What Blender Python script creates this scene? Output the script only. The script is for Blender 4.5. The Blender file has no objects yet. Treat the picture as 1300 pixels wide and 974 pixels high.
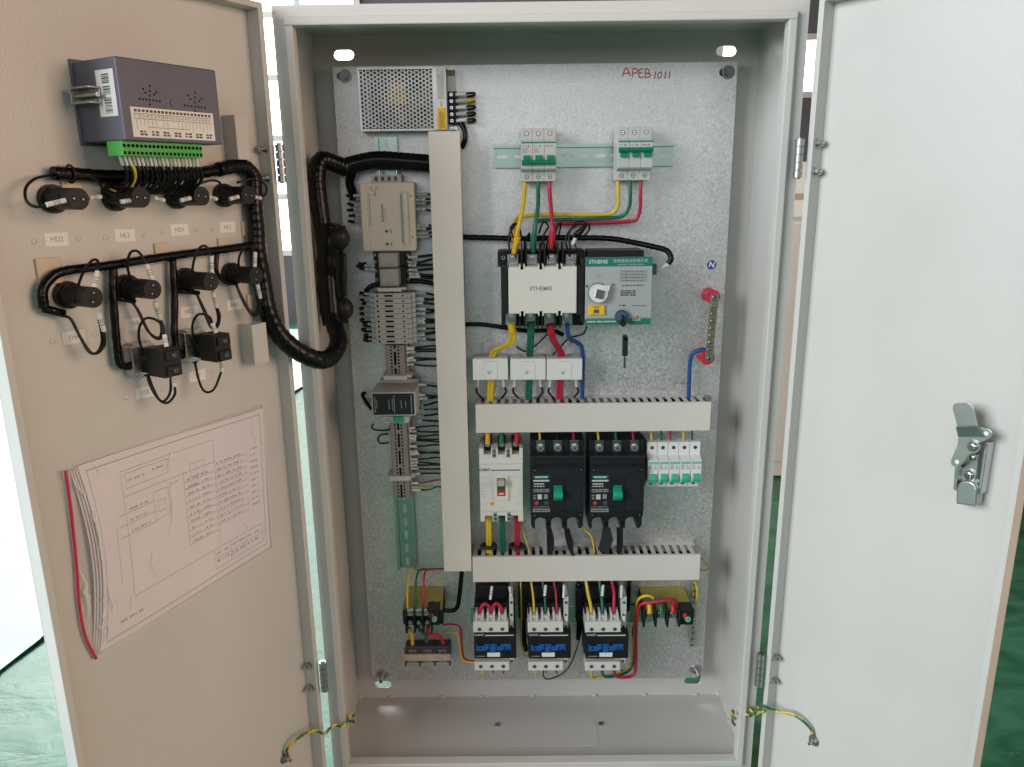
import bpy, math, random
from mathutils import Vector, Matrix
random.seed(7)
S = bpy.context.scene
COL = S.collection

# ------------------------------------------------------------------ camera
CAM = Vector((-0.0382, -1.0935, 0.9785))
PITCH, YAW, ROLL, FPX = 0.2518, -0.0045, -0.0119, 979.0
cp, sp, cy, sy = math.cos(PITCH), math.sin(PITCH), math.cos(YAW), math.sin(YAW)
FWD = Vector((sy*cp, cy*cp, -sp)); RGT0 = Vector((cy, -sy, 0)); UP0 = RGT0.cross(FWD)
RGT = math.cos(ROLL)*RGT0 + math.sin(ROLL)*UP0
UPV = -math.sin(ROLL)*RGT0 + math.cos(ROLL)*UP0
cam = bpy.data.cameras.new('camera'); camo = bpy.data.objects.new('camera', cam); COL.objects.link(camo)
camo.matrix_world = Matrix((( RGT.x, UPV.x, -FWD.x, CAM.x), (RGT.y, UPV.y, -FWD.y, CAM.y), (RGT.z, UPV.z, -FWD.z, CAM.z), (0,0,0,1)))
cam.sensor_fit = 'HORIZONTAL'; cam.sensor_width = 36.0; cam.lens = FPX/1300*36.0
cam.clip_start = 0.02; cam.clip_end = 200
S.camera = camo

# ------------------------------------------------------------------ light
W = bpy.data.worlds.new('World'); S.world = W; W.use_nodes = True
bg = W.node_tree.nodes['Background']; bg.inputs[0].default_value = (0.80, 0.84, 0.88, 1); bg.inputs[1].default_value = 0.03
def area(name, loc, target, sx, sz, power, col):
    l = bpy.data.lights.new(name, 'AREA'); l.shape = 'RECTANGLE'; l.size = sx; l.size_y = sz; l.energy = power; l.color = col
    o = bpy.data.objects.new(name, l); COL.objects.link(o); o.location = loc
    o.rotation_euler = (Vector(target)-Vector(loc)).to_track_quat('-Z', 'Y').to_euler()
    return o
area('hall_window_light', (-3.35, -2.45, 2.1), (0.3, 0.0, 0.6), 2.6, 2.0, 232, (0.90, 0.965, 0.985))
area('front_window_light', (0.2, -4.6, 1.9), (0, 0, 0.9), 4.0, 1.5, 36, (0.92, 0.98, 1.0))
area('front_left_light', (-3.0, -4.2, 1.8), (0, 0, 0.8), 2.5, 1.8, 18, (1.0, 0.80, 0.76))
area('warm_side_light', (3.4, -1.6, 1.7), (-0.4, 0, 0.7), 2.0, 2.0, 98, (1.0, 0.67, 0.48))
area('rear_window_light', (-2.6, 4.2, 3.0), (-1.6, 1.2, 0.0), 3.4, 1.8, 215, (0.90, 1.0, 0.96))
S.view_settings.view_transform = 'Standard'; S.view_settings.look = 'None'
S.view_settings.exposure = 0.0; S.view_settings.gamma = 1.0

# ------------------------------------------------------------------ materials
MATS = {}
def mat(name, col, rough=0.5, metal=0.0, bump=0.0, bscale=200.0, var=0.0, vscale=30.0, spec=0.5, alpha=1.0, trans=0.0, emit=0.0, rvar=0.0, coat=0.0):
    if name in MATS: return MATS[name]
    m = bpy.data.materials.new(name); m.use_nodes = True; nt = m.node_tree; b = nt.nodes['Principled BSDF']
    b.inputs['Base Color'].default_value = (*col, 1); b.inputs['Roughness'].default_value = rough; b.inputs['Metallic'].default_value = metal
    b.inputs['Specular IOR Level'].default_value = spec; b.inputs['Alpha'].default_value = alpha
    b.inputs['Transmission Weight'].default_value = trans; b.inputs['Coat Weight'].default_value = coat
    if emit: b.inputs['Emission Color'].default_value = (*col, 1); b.inputs['Emission Strength'].default_value = emit
    if var or bump or rvar:
        tc = nt.nodes.new('ShaderNodeTexCoord')
    if var or rvar:
        n = nt.nodes.new('ShaderNodeTexNoise'); n.inputs['Scale'].default_value = vscale; n.inputs['Detail'].default_value = 5
        nt.links.new(tc.outputs['Object'], n.inputs['Vector'])
        if var:
            r = nt.nodes.new('ShaderNodeMapRange'); r.inputs[1].default_value = 0.3; r.inputs[2].default_value = 0.7
            r.inputs[3].default_value = 1-var; r.inputs[4].default_value = 1+var
            nt.links.new(n.outputs['Fac'], r.inputs[0])
            mx = nt.nodes.new('ShaderNodeVectorMath'); mx.operation = 'SCALE'; mx.inputs[0].default_value = col
            nt.links.new(r.outputs[0], mx.inputs['Scale']); nt.links.new(mx.outputs[0], b.inputs['Base Color'])
        if rvar:
            r2 = nt.nodes.new('ShaderNodeMapRange'); r2.inputs[1].default_value = 0.3; r2.inputs[2].default_value = 0.7
            r2.inputs[3].default_value = max(0.02, rough-rvar); r2.inputs[4].default_value = min(1, rough+rvar)
            nt.links.new(n.outputs['Fac'], r2.inputs[0]); nt.links.new(r2.outputs[0], b.inputs['Roughness'])
    if bump:
        n2 = nt.nodes.new('ShaderNodeTexNoise'); n2.inputs['Scale'].default_value = bscale; n2.inputs['Detail'].default_value = 2
        nt.links.new(tc.outputs['Object'], n2.inputs['Vector'])
        bp = nt.nodes.new('ShaderNodeBump'); bp.inputs['Strength'].default_value = bump; bp.inputs['Distance'].default_value = 0.001
        nt.links.new(n2.outputs['Fac'], bp.inputs['Height']); nt.links.new(bp.outputs[0], b.inputs['Normal'])
    MATS[name] = m
    return m
M = lambda n: MATS[n]
mat('paint', (0.565, 0.55, 0.53), 0.40, bump=0.22, bscale=420, var=0.03, vscale=5, rvar=0.10)
def galvanised():
    m = bpy.data.materials.new('galvanised'); m.use_nodes = True; nt = m.node_tree; b = nt.nodes['Principled BSDF']; MATS['galvanised'] = m
    tc = nt.nodes.new('ShaderNodeTexCoord')
    v = nt.nodes.new('ShaderNodeTexVoronoi'); v.inputs['Scale'].default_value = 420
    n = nt.nodes.new('ShaderNodeTexNoise'); n.inputs['Scale'].default_value = 170; n.inputs['Detail'].default_value = 4
    n3 = nt.nodes.new('ShaderNodeTexNoise'); n3.inputs['Scale'].default_value = 5; n3.inputs['Detail'].default_value = 5
    for k in (v, n, n3): nt.links.new(tc.outputs['Object'], k.inputs['Vector'])
    bw = nt.nodes.new('ShaderNodeRGBToBW'); nt.links.new(v.outputs['Color'], bw.inputs[0])
    a = nt.nodes.new('ShaderNodeMath'); a.operation = 'ADD'; nt.links.new(bw.outputs[0], a.inputs[0]); nt.links.new(n.outputs['Fac'], a.inputs[1])
    a2 = nt.nodes.new('ShaderNodeMath'); a2.operation = 'MULTIPLY_ADD'; a2.inputs[1].default_value = 0.35
    nt.links.new(n3.outputs['Fac'], a2.inputs[0]); nt.links.new(a.outputs[0], a2.inputs[2])
    cr = nt.nodes.new('ShaderNodeMapRange'); cr.inputs[1].default_value = 0.4; cr.inputs[2].default_value = 1.7; cr.inputs[3].default_value = 0.50; cr.inputs[4].default_value = 0.82
    nt.links.new(a2.outputs[0], cr.inputs[0])
    cb = nt.nodes.new('ShaderNodeCombineColor')
    for i, g in enumerate((1.0, 0.99, 0.985)):
        mm = nt.nodes.new('ShaderNodeMath'); mm.operation = 'MULTIPLY'; mm.inputs[1].default_value = g
        nt.links.new(cr.outputs[0], mm.inputs[0]); nt.links.new(mm.outputs[0], cb.inputs[i])
    nt.links.new(cb.outputs[0], b.inputs['Base Color'])
    rr = nt.nodes.new('ShaderNodeMapRange'); rr.inputs[1].default_value = 0.2; rr.inputs[2].default_value = 1.6; rr.inputs[3].default_value = 0.34; rr.inputs[4].default_value = 0.55
    nt.links.new(a.outputs[0], rr.inputs[0]); nt.links.new(rr.outputs[0], b.inputs['Roughness'])
    b.inputs['Metallic'].default_value = 0.9
    bp = nt.nodes.new('ShaderNodeBump'); bp.inputs['Strength'].default_value = 0.4; bp.inputs['Distance'].default_value = 0.0006
    nt.links.new(a.outputs[0], bp.inputs['Height']); nt.links.new(bp.outputs[0], b.inputs['Normal'])
galvanised()
mat('zinc', (0.48, 0.49, 0.48), 0.3, 1.0, bump=0.1, bscale=300, rvar=0.1, vscale=60)
mat('zinc_yellow', (0.55, 0.56, 0.46), 0.3, 0.9, var=0.2, vscale=40)
mat('rail_zinc', (0.35, 0.45, 0.40), 0.3, 0.9, var=0.14, vscale=25, rvar=0.08)  # plain zinc; its green tint is the floor reflection put into the colour
mat('rail_floor_reflection', (0.20, 0.50, 0.36), 0.35, 0.75, var=0.15, vscale=25)  # stronger green: reflected floor painted as base colour
mat('steel', (0.6, 0.6, 0.6), 0.25, 1.0)
mat('dark_steel', (0.20, 0.21, 0.21), 0.35, 1.0)
mat('brass', (0.44, 0.41, 0.33), 0.35, 1.0, var=0.2, vscale=120)
mat('gold_plate', (0.50, 0.42, 0.11), 0.4, 0.55, var=0.15, vscale=30)
mat('latch_steel', (0.40, 0.42, 0.415), 0.36, 0.9, var=0.08, vscale=20)
mat('perf_steel', (0.46, 0.45, 0.44), 0.34, 0.9, var=.12, rvar=0.1, vscale=20)
mat('duct', (0.63, 0.60, 0.555), 0.5, bump=0.08, bscale=90, var=0.03, vscale=12)
mat('duct_cover', (0.70, 0.645, 0.595), 0.42, bump=0.06, bscale=40, var=0.035, vscale=9, rvar=0.06)
mat('plastic_grey', (0.44, 0.42, 0.40), 0.5, bump=0.1, var=0.06)
mat('plastic_lightgrey', (0.56, 0.56, 0.55), 0.45, bump=0.08, var=0.04)
mat('mcb_grey', (0.52, 0.515, 0.50), 0.42, bump=0.06, var=0.04)
mat('plastic_white', (0.76, 0.755, 0.75), 0.4, bump=0.06, var=0.03)
mat('plastic_ivory', (0.70, 0.685, 0.63), 0.42, bump=0.06, var=0.03)
mat('plastic_cream', (0.64, 0.57, 0.50), 0.45, bump=0.08, var=0.03)
mat('contactor_white', (0.68, 0.665, 0.625), 0.42, bump=0.06, var=0.03)
mat('plastic_black', (0.012, 0.012, 0.013), 0.45, bump=0.1, var=0.15, spec=0.3)
mat('mccb_black', (0.012, 0.013, 0.017), 0.38, bump=0.12, bscale=400, var=0.12, spec=0.35)
mat('mccb_panel', (0.016, 0.018, 0.024), 0.33, bump=0.05, var=0.1, spec=0.35)
mat('rubber_black', (0.010, 0.010, 0.011), 0.45, bump=0.2, bscale=150)
mat('wrap_black', (0.004, 0.004, 0.005), 0.26, bump=0.5, bscale=70, spec=0.25); mat('terminal_grey', (0.30, 0.28, 0.265), 0.5, bump=0.1, var=0.08)
mat('wire_black', (0.008, 0.008, 0.008), 0.38, spec=0.35)
mat('wire_yellow', (0.72, 0.50, 0.025), 0.38, var=0.06, vscale=50)
mat('wire_green', (0.008, 0.135, 0.08), 0.38, var=0.08, vscale=50)
mat('wire_red', (0.47, 0.013, 0.045), 0.38, var=0.08, vscale=50)
mat('wire_blue', (0.012, 0.075, 0.28), 0.38, var=0.06, vscale=50)
mat('sleeve_yellow', (0.78, 0.43, 0.015), 0.42); mat('sleeve_green', (0.008, 0.14, 0.075), 0.42); mat('sleeve_red', (0.50, 0.012, 0.03), 0.42)
mat('marker_white', (0.72, 0.70, 0.68), 0.45, var=0.05)
mat('marker_grey', (0.50, 0.49, 0.47), 0.45, var=0.08)
mat('green_dark', (0.008, 0.22, 0.13), 0.35); mat('green_teal', (0.008, 0.18, 0.135), 0.4); mat('green_bright', (0.02, 0.40, 0.25), 0.33)
mat('green_pale', (0.22, 0.52, 0.40), 0.45); mat('green_terminal', (0.07, 0.40, 0.07), 0.42)
mat('meter_body', (0.115, 0.115, 0.155), 0.48, bump=0.2, bscale=600, var=0.05)
mat('print_dark', (0.07, 0.07, 0.075), 0.6); mat('print_grey', (0.28, 0.28, 0.28), 0.6); mat('print_light', (0.55, 0.56, 0.55), 0.5)
mat('print_white', (0.78, 0.78, 0.77), 0.5); mat('print_red', (0.55, 0.03, 0.04), 0.5); mat('ink_red', (0.55, 0.06, 0.06), 0.6); mat('print_blue', (0.05, 0.10, 0.22), 0.5)
mat('orange', (0.85, 0.25, 0.07), 0.5); mat('label_paper', (0.78, 0.76, 0.73), 0.55, var=0.03); mat('yellow_label', (0.80, 0.50, 0.02), 0.45)
mat('hole', (0.004, 0.004, 0.004), 0.8, spec=0.1); mat('blue_latch', (0.01, 0.10, 0.36), 0.3)
mat('panel_grey', (0.42, 0.435, 0.44), 0.42, 0.1, var=0.03, vscale=40)
mat('clear_plastic', (0.5, 0.5, 0.5), 0.12, alpha=0.06, spec=0.3); mat('smoky_plastic', (0.55, 0.56, 0.56), 0.12, alpha=0.45, spec=0.6)
mat('pcb_inside', (0.25, 0.20, 0.12), 0.6, var=0.5, vscale=110)
mat('relay_inside', (0.42, 0.34, 0.30), 0.5, var=0.4, vscale=160)
mat('paper', (0.74, 0.69, 0.735), 0.6, var=0.015, vscale=15); mat('bag_film', (0.80, 0.78, 0.77), 0.16, alpha=0.17, spec=1.0, bump=1.0, bscale=16); mat('bag_crease_sheen', (0.86, 0.84, 0.82), 0.10, alpha=0.5, spec=1.0)  # crease material is whitened to stand for reflections on the plastic
mat('zip_red', (0.62, 0.02, 0.10), 0.35); mat('pad_cream', (0.62, 0.52, 0.38), 0.55, var=0.08)
mat('insulator_red', (0.62, 0.015, 0.06), 0.35, var=0.08); mat('blue_sticker', (0.03, 0.06, 0.32), 0.4)
mat('wood', (0.52, 0.40, 0.32), 0.6, var=0.18, vscale=60)

# ------------------------------------------------------------------ frames: local x right, y into the mounting surface, z up (millimetres)
class Frame:
    def __init__(s, o, x, y): s.o = Vector(o); s.x = Vector(x); s.y = Vector(y)
    def hit(s, px, py, d=0.0):                       # point of the photograph -> millimetres on the plane d mm proud of the surface
        r = ((px-650)/FPX)*RGT - ((py-487)/FPX)*UPV + FWD
        o = s.o - s.y*(d*0.001)
        t = (o-CAM).dot(s.y)/r.dot(s.y)
        q = CAM + r*t - s.o
        return q.dot(s.x)*1000, q.z*1000
    def mat(s): return Matrix(((s.x.x, s.y.x, 0, s.o.x), (s.x.y, s.y.y, 0, s.o.y), (s.x.z, s.y.z, 1, s.o.z), (0,0,0,1)))
    def world(s, x, d, z): return s.o + s.x*(x*.001) - s.y*(d*.001) + Vector((0,0,z*.001))
WORLD = Frame((0,0,0), (1,0,0), (0,1,0))
PLATE = Frame((0,.178,0), (1,0,0), (0,1,0))
LIP = 22.0
def doorframe(side, a):
    a = math.radians(a); az = -0.296 if side < 0 else 0.3655
    h = Vector((CAM.x + az*(-.005-CAM.y), -.005, 0)); d = Vector((side*math.sin(a), -math.cos(a), 0)); n = Vector((-side*math.cos(a), -math.sin(a), 0))
    return Frame(h - n*(LIP*.001), d*side, -n)
LDOOR = doorframe(-1, 30); RDOOR = doorframe(1, 35)
LW, RW = 383.0, 314.0
def P(x, y, d=0): return PLATE.hit(x, y, d)
def L(x, y, d=0): return LDOOR.hit(x, y, d)
def R(x, y, d=0): return RDOOR.hit(x, y, d)

# ------------------------------------------------------------------ mesh collector
_txt = {}
def textmesh(s, size, bold=0.0, space=1.0):
    k = (s, size, bold, space)
    if k not in _txt:
        c = bpy.data.curves.new('t', 'FONT'); c.body = s; c.size = size; c.align_x = 'CENTER'; c.align_y = 'CENTER'; c.offset = bold; c.resolution_u = 2; c.space_character = space
        o = bpy.data.objects.new('t', c); COL.objects.link(o)
        dg = bpy.context.evaluated_depsgraph_get(); me = bpy.data.meshes.new_from_object(o.evaluated_get(dg))
        _txt[k] = ([tuple(v.co[:2]) for v in me.vertices], [tuple(p.vertices) for p in me.polygons])
        bpy.data.objects.remove(o); bpy.data.curves.remove(c); bpy.data.meshes.remove(me)
    return _txt[k]
def smooth_path(pts, sub=6):
    pts = [Vector(p) for p in pts]
    if len(pts) < 3: return pts
    out = []
    q = [2*pts[0]-pts[1]] + pts + [2*pts[-1]-pts[-2]]
    for i in range(1, len(q)-2):
        p0, p1, p2, p3 = q[i-1:i+3]
        for k in range(sub):
            t = k/sub
            out.append(0.5*((2*p1)+(p2-p0)*t+(2*p0-5*p1+4*p2-p3)*t*t+(-p0+3*p1-3*p2+p3)*t**3))
    out.append(pts[-1])
    return out
class MB:
    def __init__(s): s.v = []; s.f = []; s.m = []; s.s = []
    def add(s, vs, fs, m=0, sm=False):
        o = len(s.v); s.v += [tuple(p) for p in vs]
        for f in fs: s.f.append(tuple(i+o for i in f)); s.m.append(m); s.s.append(sm)
        return s
    def box(s, x0, x1, y0, y1, z0, z1, m=0):
        if x0 > x1: x0, x1 = x1, x0
        if y0 > y1: y0, y1 = y1, y0
        if z0 > z1: z0, z1 = z1, z0
        v = [(x0,y0,z0),(x1,y0,z0),(x1,y1,z0),(x0,y1,z0),(x0,y0,z1),(x1,y0,z1),(x1,y1,z1),(x0,y1,z1)]
        return s.add(v, [(0,1,5,4),(1,2,6,5),(2,3,7,6),(3,0,4,7),(4,5,6,7),(3,2,1,0)], m)
    def bx(s, x0, x1, z0, z1, d0, d1, m=0): return s.box(x0, x1, -d1, -d0, z0, z1, m)
    def prism(s, poly, d0, d1, m=0):                 # polygon in (x,z), between depths
        if sum(a[0]*b[1]-b[0]*a[1] for a, b in zip(poly, poly[1:]+poly[:1])) < 0: poly = poly[::-1]
        n = len(poly); d0, d1 = min(d0,d1), max(d0,d1)
        v = [(x,-d1,z) for x,z in poly] + [(x,-d0,z) for x,z in poly]
        f = [tuple(range(n)), tuple(range(2*n-1, n-1, -1))] + [(i, n+i, n+(i+1)%n, (i+1)%n) for i in range(n)]
        return s.add(v, f, m)
    def prof(s, poly, x0, x1, m=0):                  # profile in (d,z), extruded along x
        if sum(a[0]*b[1]-b[0]*a[1] for a, b in zip(poly, poly[1:]+poly[:1])) < 0: poly = poly[::-1]
        n = len(poly)
        v = [(x0,-d,z) for d,z in poly] + [(x1,-d,z) for d,z in poly]
        f = [tuple(range(n)), tuple(range(2*n-1, n-1, -1))] + [(i, n+i, n+(i+1)%n, (i+1)%n) for i in range(n)]
        return s.add(v, f, m)
    def cyl(s, a, b, r, n=14, r2=None, m=0, cap=True):
        a, b = Vector(a), Vector(b); r2 = r if r2 is None else r2
        t = (b-a).normalized(); u = t.orthogonal().normalized(); w = t.cross(u)
        v = []
        for c, rr in ((a, r), (b, r2)):
            for i in range(n):
                g = 2*math.pi*(i+.5)/n; v.append(c+(u*math.cos(g)+w*math.sin(g))*rr)
        s.add(v, [(i, (i+1)%n, n+(i+1)%n, n+i) for i in range(n)], m, n > 8)
        if cap: s.add(v, [tuple(range(n-1,-1,-1)), tuple(range(n, 2*n))], m)
        return s
    def dcyl(s, x, z, d0, d1, r, n=14, r2=None, m=0): return s.cyl((x,-d0,z), (x,-d1,z), r, n, r2, m)
    def ball(s, c, r, m=0, nu=12, nv=8, sc=(1,1,1)):
        v = []
        for j in range(nv+1):
            th = math.pi*j/nv
            for i in range(nu):
                ph = 2*math.pi*i/nu
                v.append((c[0]+sc[0]*r*math.sin(th)*math.cos(ph), c[1]+sc[1]*r*math.sin(th)*math.sin(ph), c[2]+sc[2]*r*math.cos(th)))
        return s.add(v, [(j*nu+i, (j+1)*nu+i, (j+1)*nu+(i+1)%nu, j*nu+(i+1)%nu) for j in range(nv) for i in range(nu)], m, True)
    def tube(s, pts, r, n=8, sub=6, m=0, radii=None, stripe=None, raw=False):
        p = [Vector(q) for q in pts] if raw else smooth_path(pts, sub)
        N = len(p); v = []; t0 = (p[1]-p[0]).normalized(); u = t0.orthogonal().normalized()
        for i in range(N):
            t = (p[min(i+1,N-1)]-p[max(i-1,0)]).normalized()
            u = (u - t*u.dot(t)).normalized(); w = t.cross(u)
            rr = r if radii is None else radii(i/(N-1))
            for k in range(n):
                g = 2*math.pi*k/n; v.append(p[i]+(u*math.cos(g)+w*math.sin(g))*rr)
        o = len(s.v); s.v += [tuple(q) for q in v]
        for i in range(N-1):
            for k in range(n):
                s.f.append((o+i*n+k, o+i*n+(k+1)%n, o+(i+1)*n+(k+1)%n, o+(i+1)*n+k))
                s.m.append(m if not stripe else stripe[(k*len(stripe)//n + i//2) % len(stripe)]); s.s.append(True)
        s.f.append(tuple(o+k for k in range(n-1,-1,-1))); s.m.append(m); s.s.append(False)
        s.f.append(tuple(o+(N-1)*n+k for k in range(n))); s.m.append(m); s.s.append(False)
        return s
    def quad(s, x0, x1, z0, z1, d, m=0): return s.add([(x0,-d,z0),(x1,-d,z0),(x1,-d,z1),(x0,-d,z1)], [(0,1,2,3)], m)
    def text(s, t, x, z, size, d, m=0, bold=0.0, rot=0.0, sx=1.0, space=1.0):
        vs, fs = textmesh(t, 1.0, bold, space); c, q = math.cos(rot), math.sin(rot)
        return s.add([(x+(a*sx*c-b*q)*size, -d, z+(a*sx*q+b*c)*size) for a, b in vs], fs, m)
    def lines(s, x0, x1, z0, z1, rows, d, m=0, seed=1, fill=0.8, h=0.5, vert=False):   # illegible small print: rows of short dashes
        rd = random.Random(seed)
        for r in range(rows):
            if not vert:
                zc = z1-(r+.5)*(z1-z0)/rows; hh = (z1-z0)/rows*h/2; x = x0; end = x0+(x1-x0)*(1 if rows == 1 else rd.uniform(fill, 1))
                while x < end:
                    w = rd.uniform(.8, 2.4)*hh*2.2; s.quad(x, min(end, x+w), zc-hh, zc+hh, d, m); x += w+hh*rd.choice((.5,.5,1.6))
            else:
                xc = x0+(r+.5)*(x1-x0)/rows; hh = (x1-x0)/rows*h/2; z = z0; end = z0+(z1-z0)*rd.uniform(fill, 1)
                while z < end:
                    w = rd.uniform(.8, 2.4)*hh*2.2; s.quad(xc-hh, xc+hh, z, min(end, z+w), d, m); z += w+hh*rd.choice((.5,.5,1.6))
        return s
    def holed(s, x0, x1, z0, z1, d0, d1, holes, m=0):   # sheet with one stadium hole per cell; holes = [(cx0,cx1,cz0,cz1, hx,hz, halflen, r, vertical)]
        for (a0,a1,b0,b1,hx,hz,hl,r,vert) in holes:
            ang = sorted(set([round(2*math.pi*i/20, 5) for i in range(20)] + [round(math.atan2(zz-hz, xx-hx) % (2*math.pi), 5) for xx in (a0,a1) for zz in (b0,b1)]))
            inn, out = [], []
            for g in ang:
                c, q = math.cos(g), math.sin(g)
                lo, hi = 0, hl+r
                for _ in range(24):
                    t = (lo+hi)/2; X, Z = t*c, t*q
                    if vert: Z -= max(-hl, min(hl, Z))
                    else: X -= max(-hl, min(hl, X))
                    if math.hypot(X, Z) < r: lo = t
                    else: hi = t
                inn.append((hx+lo*c, hz+lo*q))
                tx = ((a1 if c > 0 else a0)-hx)/c if abs(c) > 1e-6 else 1e9
                tz = ((b1 if q > 0 else b0)-hz)/q if abs(q) > 1e-6 else 1e9
                t = min(tx, tz); out.append((hx+t*c, hz+t*q))
            n = len(ang)
            v = [(x,-d1,z) for x,z in inn]+[(x,-d1,z) for x,z in out]+[(x,-d0,z) for x,z in inn]+[(x,-d0,z) for x,z in out]
            f = []
            for i in range(n):
                j = (i+1) % n
                f += [(i, n+i, n+j, j), (2*n+j, 3*n+j, 3*n+i, 2*n+i), (j, 2*n+j, 2*n+i, i), (n+i, 3*n+i, 3*n+j, n+j)]
            s.add(v, f, m)
        return s
    def build(s, name, mats, parent=None, frame=None, bev=0, kind=None, label=None, seg=2):
        me = bpy.data.meshes.new(name)
        bx_, bz_ = (parent.get('_bx', 0), parent.get('_bz', 0)) if parent else (0, 0)
        by_ = parent.get('_by', 0) if parent else 0
        me.from_pydata([((x-bx_)*.001, (y-by_)*.001, (z-bz_)*.001) for x,y,z in s.v], [], s.f)
        if isinstance(mats, str): mats = [mats]
        for k in mats: me.materials.append(MATS[k])
        me.polygons.foreach_set('material_index', s.m); me.polygons.foreach_set('use_smooth', s.s); me.update()
        o = bpy.data.objects.new(name, me); COL.objects.link(o)
        if parent:
            o.parent = parent
            o['_bx'] = bx_; o['_bz'] = bz_; o['_by'] = by_
        elif frame: o.matrix_world = frame.mat()
        if bev:
            b = o.modifiers.new('bevel', 'BEVEL'); b.width = bev*.001; b.segments = seg; b.limit_method = 'ANGLE'; b.angle_limit = math.radians(50); b.harden_normals = False
        if kind: o['kind'] = kind
        if label: o['label'] = label
        ALL.append(o)
        return o
ALL = []
def tag(o, label, cat, group=None):
    o['label'] = label; o['category'] = cat
    if group: o['group'] = group
    return o
def thing(name, label, cat, frame, x, z, group=None, d=0):
    e = bpy.data.objects.new(name, None); COL.objects.link(e); e.empty_display_size = .02
    e.matrix_world = frame.mat() @ Matrix.Translation((x*.001, -d*.001, z*.001))
    e['_bx'] = x; e['_bz'] = z; e['_by'] = -d; ALL.append(e)
    return tag(e, label, cat, group)
def solo(mb, name, mats, frame, label, cat, group=None, bev=0):    # a thing that is one mesh: origin moved to its own base
    cx = sum(v[0] for v in mb.v)/len(mb.v); cyy = sum(v[1] for v in mb.v)/len(mb.v); cz = min(v[2] for v in mb.v)
    mb.v = [(a-cx, b-cyy, c-cz) for a, b, c in mb.v]
    o = mb.build(name, mats, None, frame, bev)
    o.matrix_world = frame.mat() @ Matrix.Translation((cx*.001, cyy*.001, cz*.001))
    return tag(o, label, cat, group)
def screw(parent, x, z, d, r=2.6, m='steel', name='screw', h=1.6):
    mb = MB(); mb.dcyl(x, z, d, d+h, r, 12, r*.85, 0)
    mb.bx(x-r*.7, x+r*.7, z-r*.13, z+r*.13, d+h-.1, d+h+.12, 1); mb.bx(x-r*.13, x+r*.13, z-r*.7, z+r*.7, d+h-.1, d+h+.14, 1)
    return mb.build(name, [m, 'hole'], parent)
def hexbolt(parent, x, z, d, r=5, name='bolt', stud=6, m='zinc'):
    mb = MB(); mb.dcyl(x, z, d, d+1.2, r*1.5, 16); mb.dcyl(x, z, d+1.2, d+1.2+r*.8, r, 6)
    mb.dcyl(x, z, d+1.2+r*.8, d+1.2+r*.8+stud, r*.5, 10, r*.42)
    return mb.build(name, m, parent, bev=.3, seg=1)
def WP(pts, fr=None): return [((fr or PLATE).hit(x, y, d)[0], -d, (fr or PLATE).hit(x, y, d)[1]) for x, y, d in pts]
# ================================================================== setting
def floor_mat():
    m = bpy.data.materials.new('floor_green'); m.use_nodes = True; nt = m.node_tree; b = nt.nodes['Principled BSDF']; MATS['floor_green'] = m
    tc = nt.nodes.new('ShaderNodeTexCoord'); mp = nt.nodes.new('ShaderNodeMapping'); mp.inputs['Scale'].default_value = (1.0, 2.2, 1); mp.inputs['Rotation'].default_value = (0,0,.5)
    nt.links.new(tc.outputs['Object'], mp.inputs[0])
    n = nt.nodes.new('ShaderNodeTexNoise'); n.inputs['Scale'].default_value = 6; n.inputs['Detail'].default_value = 9; n.inputs['Distortion'].default_value = 1.2
    nt.links.new(mp.outputs[0], n.inputs['Vector'])
    r = nt.nodes.new('ShaderNodeValToRGB'); e = r.color_ramp.elements
    e[0].position = .34; e[0].color = (0.018, 0.115, 0.062, 1); e[1].position = .66; e[1].color = (0.055, 0.215, 0.135, 1)
    nt.links.new(n.outputs['Fac'], r.inputs[0]); 
    n2 = nt.nodes.new('ShaderNodeTexNoise'); n2.inputs['Scale'].default_value = 22; n2.inputs['Detail'].default_value = 8; n2.inputs['Distortion'].default_value = 3
    nt.links.new(mp.outputs[0], n2.inputs['Vector'])
    s = nt.nodes.new('ShaderNodeMapRange'); s.inputs[1].default_value = .64; s.inputs[2].default_value = .74; s.inputs[3].default_value = 0; s.inputs[4].default_value = .35
    nt.links.new(n2.outputs['Fac'], s.inputs[0])
    mx = nt.nodes.new('ShaderNodeMix'); mx.data_type = 'RGBA'; mx.inputs[7].default_value = (.28, .42, .33, 1)
    nt.links.new(s.outputs[0], mx.inputs[0]); nt.links.new(r.outputs[0], mx.inputs[6]); nt.links.new(mx.outputs[2], b.inputs['Base Color'])
    rr = nt.nodes.new('ShaderNodeMapRange'); rr.inputs[3].default_value = .22; rr.inputs[4].default_value = .5
    nt.links.new(n.outputs['Fac'], rr.inputs[0]); nt.links.new(rr.outputs[0], b.inputs['Roughness'])
    bp = nt.nodes.new('ShaderNodeBump'); bp.inputs['Strength'].default_value = .35; bp.inputs['Distance'].default_value = .01
    nt.links.new(n.outputs['Fac'], bp.inputs['Height']); nt.links.new(bp.outputs[0], b.inputs['Normal'])
floor_mat()
mat('hall_wall', (0.13, 0.12, 0.135), 0.7, var=0.1, vscale=3)
mat('daylight', (1.0, 1.0, 0.98), 0.5, emit=4.5)
mat('window_frame', (0.62, 0.62, 0.60), 0.5)
mat('film', (0.60, 0.66, 0.68), 0.5, bump=0.8, bscale=14, var=.08, vscale=6)
o = MB(); o.add([(-9000,-4000,0),(9000,-4000,0),(9000,9000,0),(-9000,9000,0)], [(0,1,2,3)]); fl = o.build('floor', 'floor_green', kind='structure')
o = MB().box(-6000, 6000, 4600, 4700, 0, 4200); o.build('hall_wall', 'hall_wall', kind='structure')
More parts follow.
